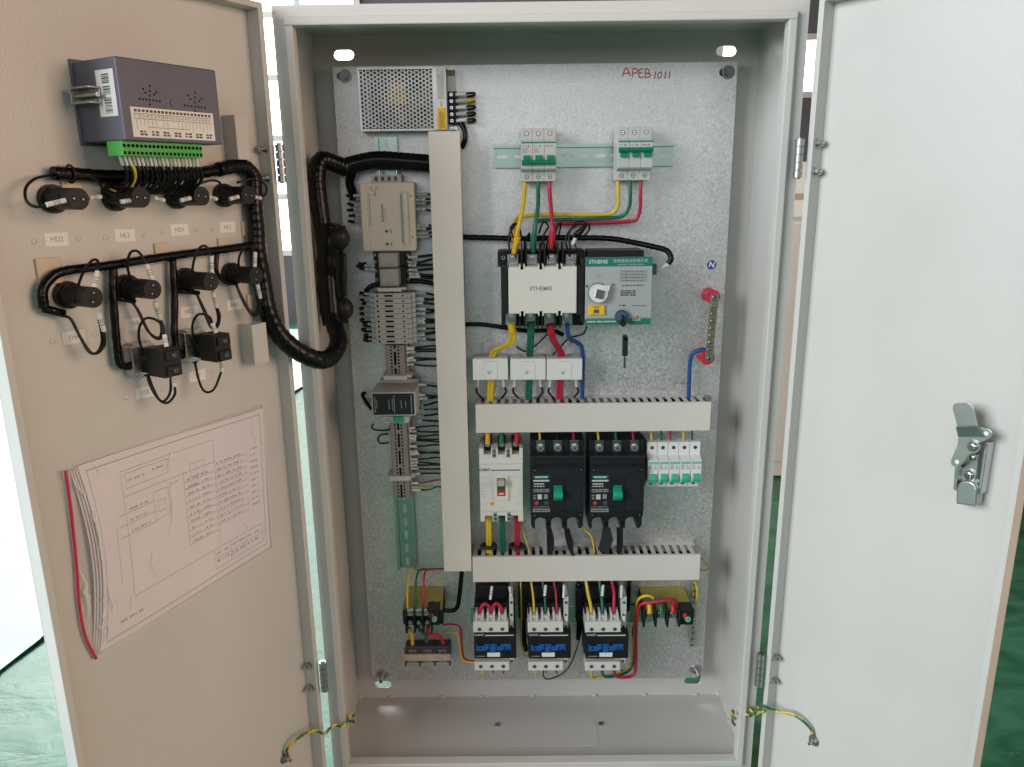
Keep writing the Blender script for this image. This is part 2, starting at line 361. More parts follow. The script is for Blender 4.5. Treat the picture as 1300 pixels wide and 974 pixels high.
def window(x0, x1, z0, z1, nx, nz, label):
    t = thing('window', label, 'window', WORLD, (x0+x1)/2, z0, 'windows of the hall', d=-4590)
    w, h = (x1-x0)/nx, (z1-z0)/nz
    fr = MB()
    for i in range(nx+1): fr.box(x0+i*w-22, x0+i*w+22, 4560, 4598, z0-22, z1+22)
    for j in range(nz+1): fr.box(x0, x1, 4563, 4597, z0+j*h-20, z0+j*h+20)
    fr.build('window_frame', 'window_frame', t)
    for i in range(nx):
        for j in range(nz): MB().box(x0+i*w+22, x0+(i+1)*w-22, 4580, 4584, z0+j*h+20, z0+(j+1)*h-20).build('pane', 'daylight', t)
window(-4300, -1080, 520, 3700, 8, 8, 'bright gridded hall window glimpsed behind the left door hinge')
window(1380, 2160, 1560, 1930, 2, 1, 'small bright window behind the gap beside the right door')
# crumpled film lying on the floor left of the cabinet
def film():
    mb = MB(); rd = random.Random(5); nx, ny = 44, 44; v = []
    for j in range(ny+1):
        for i in range(nx+1):
            x = -4300+ (i/nx)*3190; y = -300+(j/ny)*4600
            if i == nx: x += rd.uniform(-8, 8)
            if i == nx: x += 14*math.sin(j*.9)
            v.append((x, y, 5+abs(rd.gauss(0, 9))))
    mb.add(v, [(j*(nx+1)+i, j*(nx+1)+i+1, (j+1)*(nx+1)+i+1, (j+1)*(nx+1)+i) for j in range(ny) for i in range(nx)], 0, True)
    return solo(mb, 'floor_film', 'film', WORLD, 'pale plastic film spread on the floor beyond the left door', 'plastic film')
film()
# another enclosure standing behind on the right
t = thing('grey_enclosure', 'pale grey enclosure standing on the green floor behind the right door gap', 'enclosure', WORLD, 1000, 0, d=-1380)
MB().box(640, 1500, 1380, 1900, 6, 850).build('cabinet_body', 'paint', t, bev=3)
MB().box(690, 1450, 1374, 1379.5, 60, 800).build('door', 'paint', t, bev=2)
t = thing('cream_machine', 'cream machine housing standing behind the pale grey enclosure', 'machine', WORLD, 1400, 0, d=-2300)
MB().box(900, 2100, 2300, 2800, 0, 1060).build('machine_body', 'plastic_ivory', t, bev=4)
MB().box(1000, 2000, 2292, 2299.5, 905, 930).build('seam_strip', 'dark_steel', t)

# ================================================================== the cabinet
cab = thing('electrical_cabinet', 'open grey steel switchgear cabinet with two doors and galvanised mounting plate', 'cabinet', WORLD, 0, 0)
BW, BT, BB, BY = 350, 1208, 15, 209
for s in (-1, 1): MB().box(s*BW, s*(BW+2), 10.2, BY+2, BB-12, BT+2).build('side_wall', 'paint', cab)
MB().box(-BW, BW, 10.2, BY+2, BT, BT+2).build('top_panel', 'paint', cab)
bot = MB().box(-BW, BW, 10.2, BY+2, BB-13, BB).build('bottom_panel', 'paint', cab)
def bw(px, py): return WORLD.hit(px, py, -BY)
sl = [bw(436.5, 70), bw(922, 65), bw(486.5, 869), bw(879, 864.5)]
xm = 0; zm = 600
hs = []
for (hx, hz) in sl:
    a0, a1 = (-BW, xm) if hx < 0 else (xm, BW); b0, b1 = (zm, BT) if hz > zm else (BB, zm)
    hs.append((a0, a1, b0, b1, hx, hz, 8.5, 7.5, False))
mb = MB(); mb.holed(0,0,0,0, -BY-2, -BY, hs); mb.build('back_wall', 'paint', cab)
# front frame: recessed flange and proud rim
OX, OZ0, OZ1 = 325, 39.5, 1184.3; RX, RZ0, RZ1 = OX+11, OZ0-11, OZ1+11; FX, FZ0, FZ1 = 352.6, 1.5, 1210.6
fr = MB()
fr.box(-FX, FX, 8, 10, RZ1, FZ1); fr.box(-FX, FX, 8, 10, FZ0, RZ0); fr.box(-FX, -RX, 8, 10, RZ0, RZ1); fr.box(RX, FX, 8, 10, RZ0, RZ1)
fo = fr.build('front_flange', 'paint', cab)
fr = MB()
fr.box(-RX, RX, 0, 19, OZ1, RZ1); fr.box(-RX, RX, 0, 19, RZ0, OZ0); fr.box(-RX, -OX, 0, 19, OZ0, OZ1); fr.box(OX, RX, 0, 19, OZ0, OZ1)
fr.build('front_rim', 'paint', cab, bev=1.6)
# gland plate, its screws, weld beads
g = [WORLD.hit(*q, 0) for q in ()]
MB().box(-58, 104, 70, 158, BB, BB+.7).build('gland_plate', 'paint', cab, bev=.5)
for x in (-78, 112): MB().cyl((x, 125, BB), (x, 125, BB+3), 4.5, 10).build('gland_screw', 'zinc', cab)
rd = random.Random(2)
for i in range(7): 
    x = -300+i*100+rd.uniform(-14, 14); MB().ball((x, BY-1.5, BB+1.5), 4.2, 0, 8, 6, (1.5, .7, .7)).build('weld_bead', 'paint', cab)
for s in (-1, 1):
    for y in (60, 130): MB().ball((s*(BW-1.5), y, BB+1.5), 4.0, 0, 8, 6, (.7, 1.5, .7)).build('weld_bead', 'paint', cab)
    MB().ball((s*(BW-2), BY-2, BB+3), 5, 0, 8, 6).build('weld_bead', 'paint', cab)
# mounting plate
px0, px1, pz0, pz1 = -314.6, 309.0, 74.3, 1158.2
pb = [P(436, 97), P(922, 92), P(484, 856), P(882, 850)]
mb = MB(); hs = []
for (hx, hz) in pb:
    a0, a1 = (px0, 0) if hx < 0 else (0, px1); b0, b1 = (620, pz1) if hz > 620 else (pz0, 620)
    hs.append((a0, a1, b0, b1, hx, hz, 5, 6, False))
mb.holed(0,0,0,0, -2, 0, hs)
mb.v = [(x, y+178, z) for x, y, z in mb.v]
plate = mb.build('mounting_plate', 'galvanised', cab)
for i, (hx, hz) in enumerate(pb):
    st = 4 if hz > 620 else 16
    q = MB(); q.cyl((hx+3, 178, hz), (hx+3, 176.4, hz), 10, 18); q.cyl((hx+3, 176.4, hz), (hx+3, 171, hz), 6.4, 6); q.cyl((hx+3, BY-1, hz), (hx+3, 171-st, hz), 3.6, 10)
    q.build('plate_bolt', 'zinc' if hz < 620 else 'dark_steel', plate, bev=.4, seg=1)
mb = MB()                                     # brush-pen letters, stroke by stroke, in photograph points
HW = [[(790,97.5),(795,86),(800.5,97)],[(791.8,93.8),(799.5,92.5)],[(803,98.5),(803.6,87.5),(808.5,88.2),(809,91.5),(804,93.5)],[(816.5,88),(811.6,88.8),(811.6,98.2),(817,97.6)],[(811.6,93),(815.8,92.6)],[(819,98.8),(819.4,88.2),(824,89),(823.6,92.6),(820,93.2)],[(820,93.2),(825.6,94.8),(824.8,97.6),(819,98.8)],
      [(831,100),(832.2,90.8)],[(837.4,91.4),(835,95.4),(836.4,99.6),(839.6,97),(839.4,92.4),(837.4,91.4)],[(844,99.8),(845,90.8)],[(849.2,99.6),(850.4,90.4)]]
for st in HW:
    w_ = [P(a, b) for a, b in st]; mb.tube([(x, -.25, z) for x, z in w_], .85, 6, 4)
mb.v = [(x, max(y, -.5), z) for x, y, z in mb.v]
mb.v = [(x, y+178, z) for x, y, z in mb.v]; mb.build('handwriting', 'ink_red', plate, label='red handwritten APEB 1011 on the galvanised plate')
# small screws/hardware on plate near duct ends
for (a, b) in ((898, 508), (466, 512)):
    hx, hz = P(a, b, 6); q = MB(); q.cyl((hx, 178, hz), (hx, 176.6, hz), 8, 16); q.cyl((hx, 176.6, hz), (hx, 172, hz), 5.2, 6); q.cyl((hx, 172, hz), (hx, 160, hz), 2.6, 8)
    q.build('plate_bolt', 'zinc', plate, bev=.3, seg=1)

# ------------------------------------------------------------------ doors (parts of the cabinet)
def door(frame, x0, x1, label):
    z0, z1, t = 6, 1211, 8.0; mb = MB()
    mb.bx(x0, x1, z0, z1, -1.5, 0)
    mb.bx(x0, x0+t, z0, z1, .01, LIP); mb.bx(x1-t, x1, z0, z1, .01, LIP)
    mb.bx(x0+t, x1-t, z1-t, z1, .01, LIP); mb.bx(x0+t, x1-t, z0, z0+t, .01, LIP)
    d = mb.build('door', 'paint', None, frame, bev=1.4); d.parent = cab; d['label'] = label; d['_bx'] = d['_bz'] = d['_by'] = 0
    return d
ld = door(LDOOR, -LW, 0, 'wide left door carrying lamps, controller and document bag')
rd_ = door(RDOOR, 0, RW, 'narrow right door with a steel latch')
# hinges: knuckles standing in the gap, bolts through the door lip
def hinge(px, ya, yb, frame, door_, lipx, bolts):
    x, z1 = WORLD.hit(px, ya, 6); _, z0 = WORLD.hit(px, yb, 6)
    n = 5; h = (z1-z0)/n; mb = MB()
    for i in range(n): mb.cyl((x, -6, z0+i*h+.5), (x, -6, z0+(i+1)*h-.5), 6.0, 16, m=0)
    mb.cyl((x, -6, z0-1.5), (x, -6, z1+1.5), 3.4, 10, m=1)
    sgn = -1 if x < 0 else 1
    hg = mb.build('hinge', ['latch_steel', 'dark_steel'], cab, bev=.4, seg=1)
    for by in bolts:
        z = (z0+(z1-z0)*by)
        q = MB(); s2 = 1 if lipx > 0 else -1                 # bolts stick out of the inner side of the lip, along the door
        xi = lipx
        q.cyl((xi, -11, z), (xi+s2*1.5, -11, z), 7, 14); q.cyl((xi+s2*1.5, -11, z), (xi+s2*6.5, -11, z), 5, 6); q.cyl((xi+s2*6.5, -11, z), (xi+s2*9, -11, z), 2.6, 8)
        q.build('hinge_bolt', 'zinc', door_, bev=.3, seg=1)
hinge(354.5, 183, 232, LDOOR, ld, -8.0, (.12, .88)); hinge(409.5, 840, 877, LDOOR, ld, -8.0, (.12, .88))
hinge(1016, 176, 226, RDOOR, rd_, 8.0, (.16, .88)); hinge(966, 830, 871, RDOOR, rd_, 8.0, (.16, .88))
# welded channels on the left door
for (a, b, c, e, dep) in ((281, 147, 297, 203, 14), (302, 411, 321, 462, 16)):
    x0, z1 = L(a, b); x1, _ = L(c, b); _, z0 = L(a, e); q = MB()
    q.bx(x0, x0+1.6, z0, z1, 0, dep+10); q.bx(x0+1.6, x1, z0, z1, dep+8.4, dep+10); q.bx(x1-1.6, x1, z0, z1, 0, dep+8.3)
    q.build('channel_bracket', 'paint', ld, bev=.4)
# small weld marks and name stickers on the left door
STK = [(72, 304, 'HD2', .0), (158.5, 299, 'HL2', .0), (228, 292, 'HD1', 0), (289, 288.5, 'HL1', 0), (94, 428, '1HA', 0), (172, 411, '1HL', 0), (240, 396, 'HA2', 0), (298, 387, 'HA1', 0), (184, 498, '1SB', 0), (250.5, 477, 'SB', 0)]
for (a, b, s, _) in STK:
    x, z = L(a, b); q = MB(); q.bx(x-12.5, x+12.5, z-7, z+7, .05, .35, 0); q.text(s, x, z, 8, .5, 1, sx=.9)
    a_ = random.uniform(-.05, .03); c_, s_ = math.cos(a_), math.sin(a_)
    q.v = [(x+(vx-x)*c_-(vz-z)*s_, vy, z+(vx-x)*s_+(vz-z)*c_) for vx, vy, vz in q.v]
    q.build('name_sticker', ['label_paper', 'print_grey'], ld, label='white sticker reading '+s)
    for k in (-1, 1): MB().ball((x+k*24, 0, z-1), 3, 0, 8, 6, (1, .25, 1)).build('weld_mark', 'paint', ld)
# latch on the right door
def RL(pts, d): return [R(1150+a/4.867, 480+b/4.867, d) for a, b in pts]
q = MB(); q.prism(RL([(305,560),(345,535),(490,400),(512,405),(455,725),(300,690)], 1), .2, 2.5); bx_ = RL([(305,560),(500,400),(455,725),(295,690)], 10)
q.build('latch_base', 'latch_steel', rd_, bev=.4)
q = MB()
for pr in (((488,398),(512,402),(462,722),(440,716)), ((306,548),(330,540),(312,694),(292,688))): q.prism(RL(pr, 18), 1, 18)
q.build('latch_channel', 'steel', rd_, bev=.8)
mid = RL([(345,560),(450,470),(435,640),(330,640)], 10); q = MB(); q.prism(mid, 2.6, 10); q.build('latch_block', 'latch_steel', rd_, bev=1)
q = MB(); pts = [(308,780),(312,680),(325,650),(355,635),(395,637),(425,655),(437,690),(432,795)]
q.prism(RL(pts, 24), 6, 24); q.build('latch_button', 'latch_steel', rd_, bev=2.2, seg=3)
q = MB()
up = RL([(312,300),(283,190),(290,165),(310,155),(375,155),(400,168),(413,190),(438,298)], 34); lo = RL([(312,300),(438,298),(442,298),(325,360)], 26)
q.prism(up, 30, 32)
kn = RL([(312,298),(440,296)], 30); k2 = RL([(326,362),(500,366)], 24)
q.add([(kn[0][0],-32,kn[0][1]),(kn[1][0],-32,kn[1][1]),(k2[1][0],-26,k2[1][1]),(k2[0][0],-26,k2[0][1]),(kn[0][0],-30,kn[0][1]),(kn[1][0],-30,kn[1][1]),(k2[1][0],-24,k2[1][1]),(k2[0][0],-24,k2[0][1])],
      [(3,2,1,0),(4,5,6,7),(0,1,5,4),(1,2,6,5),(2,3,7,6),(3,0,4,7)])
q.prism(RL([(326,360),(440,300),(515,316),(535,335),(536,358),(515,375),(480,392),(452,400),(448,440),(420,468),(392,472),(360,520),(335,545),(310,550),(288,540),(279,520),(288,490),(322,410)], 25), 24, 26)
q.build('latch_lever', 'latch_steel', rd_, bev=.5)
for (a, b, dd, r) in ((410,425,26,6.4), (405,492,10,5), (388,600,10,6)):
    x, z = R(1150+a/4.867, 480+b/4.867, dd+3); q = MB(); q.dcyl(x, z, dd, dd+1.5, r*1.25, 16); q.ball((x, -dd-1.5, z), r, 0, 12, 8, (1, .6, 1)); q.dcyl(x, z, dd+1.5, dd+r*.62+1.6, r*.45, 6, None, 1)
    q.build('latch_screw', ['steel', 'dark_steel'], rd_)
for (a, b) in ((497,342), (316,518)):
    x, z = R(1150+a/4.867, 480+b/4.867, 26); q = MB(); q.dcyl(x, z, 25.9, 26.25, 2.6, 12); q.build('lever_hole', 'label_paper', rd_)
# ================================================================== things on the left door
def zl(ox, oy, sc, pts, d, frame=None):       # points read off an enlarged crop
    return [((frame or LDOOR).hit(ox+a/sc, oy+b/sc, d)[0], -d, (frame or LDOOR).hit(ox+a/sc, oy+b/sc, d)[1]) for a, b in pts]
def wire(parent, pts, r=1.5, m='wire_black', name='wire', n=7, sub=5): return MB().tube(pts, r, n, sub).build(name, m, parent)
def sleeve(parent, a, b, r=2.6, m='marker_white', name='marker_sleeve', marks=True):
    a, b = Vector(a), Vector(b); q = MB().cyl(a, b, r, 10)
    if marks:
        for f in (.35, .5, .62):
            c = a+(b-a)*f; e = a+(b-a)*(f+.06); q.cyl(c, e, r+.12, 10, m=1)
    return q.build(name, [m, 'print_grey'], parent)
# --- controller box
MX0, MX1, MZ0, MZ1, MD = -255.5, -131, 1028.5, 1110.5, 76
t = thing('controller_box', 'blue-grey controller box with wiring label and green terminal row on left door', 'controller', LDOOR, (MX0+MX1)/2, MZ0)
body = MB().bx(MX0, MX1, MZ0, MZ1, .3, MD).build('housing', 'meter_body', t, bev=1.6)
MB().bx(MX0-3, MX1+3, MZ0-3, MZ1+3, .1, 3).build('bezel_flange', 'meter_body', t, bev=1)
q = MB(); c = [L(100+a/6.495, 60+b/6.495, MD) for a, b in ((420,475),(1105,560),(1125,785),(450,725))]
lx0, lx1 = (c[0][0]+c[3][0])/2, (c[1][0]+c[2][0])/2; lz0, lz1 = (c[2][1]+c[3][1])/2, (c[0][1]+c[1][1])/2
q.bx(lx0, lx1, lz0, lz1, MD+.02, MD+.3)
lw = (lx1-lx0); n = 21; h = lz1-lz0; dd = MD+.42
for i in range(n):
    x = lx0+lw*(.03+.94*(i+.5)/n); w = lw*.94/n
    q.lines(x-w*.35, x+w*.35, lz1-h*.16, lz1-h*.06, 1, dd, 1, i, 1, .9)
    for (a, b, e, f) in ((x-w/2, x+w/2, .20, .215), (x-w/2, x+w/2, .375, .39)): q.quad(a, b, lz1-h*f, lz1-h*e, dd, 1)
    q.quad(x-w/2, x-w/2+.35, lz1-h*.39, lz1-h*.2, dd, 1)
    q.text(str(i+1), x, lz1-h*.29, h*.15 if i < 9 else h*.10, dd, 1, bold=.02, sx=.8)
    if i not in (6, 9, 10): q.quad(x-.2, x+.2, lz1-h*(.62+.1*((i*7) % 3 == 0)), lz1-h*.4, dd, 1)
    if i % 3: q.lines(x-w*.42, x+w*.42, lz0+h*.05, lz0+h*.24, 2, dd, 1, i+50, 1, .7)
for (i, j) in ((3,5), (5,7), (7,14)): q.quad(lx0+lw*(.03+.94*(i+.5)/n), lx0+lw*(.03+.94*(j+.5)/n), lz1-h*.66, lz1-h*.645, dd, 1)
q.build('wiring_label', ['label_paper', 'print_dark'], t)
q = MB()                                          # bar-code sticker on the end face
q.box(MX0-.35, MX0-.02, -70, -40, 1053, 1099, 0); z = 1056; rdm = random.Random(3)
while z < 1095:
    w = rdm.choice((.5,.5,.8,1.4))
    if not (1072 < z < 1074 or 1083 < z < 1085): q.box(MX0-.5, MX0-.3, -62, -50, z, z+w, 1)
    z += w+rdm.choice((.5,.5,.9))
q.build('bar_code_sticker', ['label_paper', 'print_dark'], t)
q = MB()
for cx, cz in ((585,400), (958,455)):
    for (a, b) in ((0,-80),(-60,-55),(60,-30),(-40,-25),(0,-40),(40,-10),(0,0),(-90,25),(-60,30),(-30,32),(0,35),(30,38),(60,42),(90,46),(0,72)):
        x, z = L(100+(cx+a*.92)/6.495, 60+(cz+b)/6.495, MD); q.dcyl(x, z, MD-.5, MD+.12, 1.15, 8)
q.build('vent_holes', 'hole', t, kind='stuff')
x, z = L(100+775/6.495, 60+462/6.495, MD); MB().dcyl(x, z, MD-.2, MD+1.4, 4.2, 18, 3.6).build('round_cap', 'meter_body', t, bev=.4)
g0 = L(153.9, 177.5, 70); g1 = L(256.5, 186, 70); gx0, gx1 = g0[0], g1[0]; gz1, gz0 = MZ0-.2, MZ0-15.5
gb = MB().bx(gx0, gx1, gz0, gz1, 44, 70).build('terminal_row', 'green_terminal', t, bev=.6)
n = 20
for i in range(n):
    x = gx0+(gx1-gx0)*(i+.5)/n; q = MB(); q.dcyl(x, gz1-4.8, 69.6, 70.15, 1.9, 10); q.bx(x-1.5, x+1.5, gz0+1.6, gz0+4.8, 69.6, 70.12); q.build('terminal_hole', 'hole', gb)
    if i: MB().bx(x-(gx1-gx0)/n/2-.2, x-(gx1-gx0)/n/2+.2, gz0, gz1-.3, 69.7, 70.25).build('rib', 'green_terminal', gb)
q = MB(); ax, az = L(97, 124, 20); q.bx(MX0-14, MX0-1, 1066, 1083, 12, 14); q.bx(MX0-2.2, MX0-.6, 1066, 1083, 14, 46); q.bx(MX0-14, MX0-2, 1066, 1068, 14, 46); q.bx(MX0-14, MX0-2, 1081, 1083, 14, 46)
q.cyl((MX0-8, -4, 1074.5), (MX0-8, -52, 1074.5), 2.6, 10); q.build('clamp_bracket', 'latch_steel', t, bev=.5)
# wires from terminal row, with pale sleeves, into the row bundle
yw = 0
for i in range(n):
    x = gx0+(gx1-gx0)*(i+.5)/n
    sp_ = sleeve(t, (x, -60, gz0+1), (x+5, -56, gz0-9), 1.7, 'marker_white' if i % 3 else 'marker_grey', marks=False)
    col = 'wire_yellow' if i == 2 else 'wire_black'
    x2 = x+6; s_ = .92+.12*math.sin(i*2.1)
    wire(t, [(x2, -55, gz0-8), (x2+6*s_, -52, gz0-16), (x2+11*s_, -42, gz0-26), (x2+7, -26, gz0-36-3*s_), (x2-3, -14, gz0-34)], 1.5 if i != 2 else 1.9, col)
    if i > 5 and i % 2: wire(t, [(x2+2, -48, gz0-10), (x2+10, -48, gz0-20), (x2+13, -36, gz0-30), (x2+6, -22, gz0-38), (x2-2, -12, gz0-36)], 1.5)
# --- indicator lamps (rear bodies) and push buttons
def lamp(a, z, where, vert, trace_l, trace_r):
    x = a
    t = thing('indicator_lamp', where, 'indicator lamp', LDOOR, x, z-15, 'lamp bodies on the left door')
    q = MB(); q.dcyl(x, z, .2, 7, 15, 28); q.build('flange_nut', 'plastic_black', t, bev=.8)
    q = MB(); q.dcyl(x, z, 7, 13, 13.2, 8); q.build('collar', 'plastic_black', t, bev=.6)
    q = MB(); q.dcyl(x, z, 13, 50, 11.2, 24); q.bx(x-12.2, x+12.2, z-5, z+5, 13, 34); b = q.build('lamp_body', 'plastic_black', t, bev=.6)
    for k in (-1, 1):
        hx, hz = (x+k*1.2, z+k*4.8) if vert else (x+k*4.8, z-k*.6); q = MB(); q.dcyl(hx, hz, 49.7, 50.15, 2.6, 12); q.build('terminal_hole', 'hole', b); 
        q = MB(); q.dcyl(hx, hz, 50.1, 50.25, 1.5, 8); q.build('terminal_screw', 'dark_steel', b)
    for pts, sl in (trace_l, trace_r):
        w = None
        for pp in pts: w = wire(t, pp, 1.55)
        sleeve(w, sl[0], sl[1])
def T1(pts, d0, d1): # trace in crop E (30,190; 4.0625) with depth running d0->d1
    n = len(pts); return [(*(lambda h: (h[0], -(d0+(d1-d0)*i/(n-1)), h[1]))(LDOOR.hit(30+a/4.0625, 190+b/4.0625, d0+(d1-d0)*i/(n-1))),) for i, (a, b) in enumerate(pts)]
def T2(ox, oy, sc, pts, d0, d1):
    n = len(pts); return [(*(lambda h: (h[0], -(d0+(d1-d0)*i/(n-1)), h[1]))(LDOOR.hit(ox+a/sc, oy+b/sc, d0+(d1-d0)*i/(n-1))),) for i, (a, b) in enumerate(pts)]
XS = (-299, -228, -147.5, -76.5)
row1 = [
 ([(150,130),(60,150),(10,200),(15,265),(60,295),(112,287)], [(118,285),(215,262)], [(300,130),(370,150),(405,200),(400,240)], [(395,243),(335,250)]),
 ([(520,180),(440,175),(415,220),(440,265),(495,271)], [(500,270),(565,260)], [(545,190),(620,170),(700,178),(750,210),(725,262)], [(722,262),(668,248)]),
 ([(840,185),(770,190),(750,230),(770,265),(803,264)], [(808,263),(860,250)], [(880,185),(960,160),(1010,170),(1020,220),(995,254)], [(993,255),(948,243)]),
 ([(1060,190),(1015,190),(1005,230),(1030,262),(1058,256)], [(1062,255),(1108,243)], [(1100,170),(1190,150),(1245,180),(1250,225),(1222,250)], [(1220,250),(1185,243)])]
w1 = ['black lamp body at the left end of the upper row on the left door', 'second black lamp body from the left in the upper row on the left door', 'third black lamp body from the left in the upper row, right of it one more', 'black lamp body at the right end of the upper row beside the vertical cable bundle']
for x, tr, lb in zip(XS, row1, w1):
    lamp(x, 970, lb, False, ([T1(tr[0], 12, 42)], [T1([p], 45, 45)[0] if False else T2(30,190,4.0625,tr[1],44,46)[k] for p, k in ((0,0),(0,1))]), ([T1(tr[2], 14, 34)], [T2(30,190,4.0625,tr[3],34,40)[k] for k in (0,1)]))
Z5 = (40, 300, 6.494); Z2 = (0, 280, 2.955); Z6 = (140, 390, 6.842)
row2 = [
 (Z5, [(380,420),(430,290),(500,200),(545,205),(548,285)], [(545,290),(510,440)], [[(260,655),(330,690),(400,830),(470,950),(540,965),(600,900),(600,785)], [(260,655),(320,680),(390,810),(480,950),(540,960),(580,880),(575,780),(556,690)]], [(598,780),(555,630)]),
 (Z2, [(495,235),(478,170),(490,120),(520,118),(548,163)], [(550,165),(572,225)], [[(490,300),(520,340),(560,420),(595,445),(615,420),(603,372)], [(490,298),(515,335),(555,415),(595,440),(606,410),(596,350)]], [(602,370),(580,305)]),
 (Z2, [(745,240),(722,190),(740,115),(770,95),(792,132)], [(793,135),(795,205)], [[(735,270),(760,330),(790,400),(815,400),(825,360),(814,327)], [(735,268),(765,330),(795,395),(812,392),(818,360),(806,310)]], [(813,325),(798,268)]),
 (Z2, [(900,200),(895,150),(910,110),(935,95),(955,116)], [(957,120),(955,180)], [[(885,240),(910,300),(945,355),(970,345),(976,292)], [(885,238),(915,300),(945,348),(964,335),(968,280)]], [(976,290),(965,238)])]
w2 = ['black lamp body at the left end of the lower row on the left door', 'second black lamp body from the left in the lower row, above a push button', 'third black lamp body from the left in the lower row, above a push button', 'black lamp body at the right end of the lower row behind the thick cable bundle']
for x, tr, lb in zip(XS, row2, w2):
    z_ = tr[0]
    lamp(x, 868, lb, True, ([T2(*z_, tr[1], 16, 40)], T2(*z_, tr[2], 40, 44)), ([T2(*z_, k, 14, 36) for k in tr[3]], T2(*z_, tr[4], 36, 42)))
def button(x, z, lb, tr):
    t = thing('push_button', lb, 'push button', LDOOR, x, z-20, 'push button bodies on the left door')
    q = MB(); q.dcyl(x, z, .2, 4, 18, 12); q.build('clamp_ring', 'zinc', t, bev=.6)
    q = MB(); q.bx(x-19, x+12, z-18, z+18, 4, 20); q.bx(x-14, x+10, z-21, z+21, 6, 17); b = q.build('metal_collar', 'zinc', t, bev=1.2)
    for k in (-1, 1): screw(b, x+4, z+k*13, 20, 3)
    q = MB(); q.cyl((x+4, -18, z), (x+4, -34, z), 12, 20); q.bx(x-9, x+15, z-17, z+17, 32, 62); q.bx(x-7, x+13, z-15, z+15, 20, 33); c = q.build('contact_block', 'plastic_black', t, bev=1)
    for k in (-1, 1):
        q = MB(); q.bx(x-6, x+12, z+k*9-5.5, z+k*9+5.5, 61.5, 66); q.build('terminal_cheek', 'plastic_black', c, bev=.6)
        screw(c, x+3, z+k*9, 66, 3, 'dark_steel')
    for pts, sl, a, b_ in tr:
        for p in pts: w = wire(t, T2(*Z6, p, a, b_), 1.55)
        s2 = T2(*Z6, sl, b_, b_+4); sleeve(w, s2[0], s2[1])
button(-226, 783, 'push button with metal collar, nearer the free edge of the left door', [([[(320,510),(300,430),(255,300),(250,190),(290,110),(350,95),(430,135),(465,235)]], [(470,240),(490,345)], 16, 54), ([[(310,540),(370,700),(430,810),(500,830),(560,760),(560,690)], [(305,530),(350,690),(420,800),(470,815),(520,740),(525,600)]], [(560,685),(540,575)], 16, 52)])
button(-153, 787, 'push button with metal collar, nearer the hinges of the left door', [([[(760,450),(750,370),(720,250),(715,150),(750,75),(800,60),(860,85),(885,135)]], [(885,140),(920,225)], 16, 54), ([[(735,480),(765,620),(800,710),(850,740),(910,700),(965,560)]], [(968,555),(970,450)], 16, 52)])
# --- wiring harness: wrapped trunk from the door into the cabinet
hn = thing('wiring_harness', 'black spiral-wrapped wiring harness looping from left door into the cabinet', 'wiring harness', LDOOR, -100, 800)
inv = LDOOR.mat().inverted()
def dl(wv):                                     # world metres -> left door millimetres
    q = inv @ Vector(wv); return (q.x*1000, q.y*1000, q.z*1000)
def ridge(r, n, k=.05): return lambda t: r*(1+k*math.sin(t*n*2*math.pi))
tr = T2(30, 190, 4.0625, [(150,122),(240,126),(440,138),(640,135),(840,130),(1000,104),(1120,84),(1175,120),(1188,170),(1190,300),(1200,420),(1205,528)], 12, 13)
MB().tube(tr[:6], 7, 12, 8, radii=ridge(7.2, 24, .05)).build('wrapped_branch', 'wrap_black', hn)
main = tr[5:]
main += T2(*Z2, [(985,230),(1003,330),(1042,420)], 14, 24)
wy = lambda px, py, y: dl(Vector((WORLD.hit(px, py, -y)[0], y, WORLD.hit(px, py, -y)[1]))*.001)
main += [wy(375, 444, -18), wy(404, 457, 5), wy(421, 452, 30), wy(430, 432, 55), wy(423, 405, 80), wy(417, 340, 95), wy(411, 300, 98), wy(404, 250, 105), wy(402, 222, 108), wy(408, 204, 118), wy(425, 208, 132), wy(440, 214, 140)]
MB().tube(main, 10, 16, 12, radii=lambda t: (8.8+4.6*min(1, t*2.2))*(1+.028*math.sin(t*2*math.pi*62))).build('wrapped_trunk', 'wrap_black', hn)
e = [wy(434, 213, 139), wy(455, 207, 143), wy(480, 203, 143), wy(515, 205, 142), wy(552, 208, 142)]
MB().tube(e, 12.5, 16, 12, radii=ridge(13.2, 20, .03)).build('wrapped_trunk', 'wrap_black', hn)
MB().tube([wy(447, 212, 150), wy(446, 222, 155), wy(444, 232, 160), wy(448, 246, 165)], 7, 12, 6).build('wrapped_branch', 'wrap_black', hn)
MB().tube([wy(422, 284, 100), wy(419, 320, 100), wy(420, 370, 99), wy(426, 412, 92)], 19, 16, 10, radii=ridge(20, 5, .03)).build('sleeve_section', 'wrap_black', hn)
for (a, b) in ((431, 302), (436, 392)):
    c = wy(a, b, 90); MB().ball(c, 15.5, 0, 16, 12, (1,1,1.15)).build('strap_clip', 'plastic_black', hn)
MB().tube([wy(437, 322, 78), wy(438, 350, 76), wy(437, 376, 78)], 3.2, 8, 6).build('strap', 'plastic_black', hn)
MB().tube([wy(405, 323, 90), wy(420, 326, 84), wy(439, 325, 78)], 2.2, 8, 4).build('cable_tie', 'plastic_black', hn)
for pts, r in (([(165,330),(160,265),(185,222),(240,190),(400,170),(560,145),(700,125),(830,110),(950,92)], 5.2), ([(425,175),(425,290),(440,480),(452,540),(490,548),(545,552)], 4.6), ([(648,140),(655,300),(655,440),(672,498),(735,526)], 4.4), ([(165,330),(240,350)], 4.6), ([(428,288),(505,304)], 3.2), ([(655,262),(745,272)], 3.2), ([(815,118),(812,190),(845,230),(885,236)], 3.0)):
    MB().tube(T2(*Z2, pts, 11, 12), r, 10, 8, radii=ridge(r, 26, .05)).build('wrapped_branch', 'wrap_black', hn)
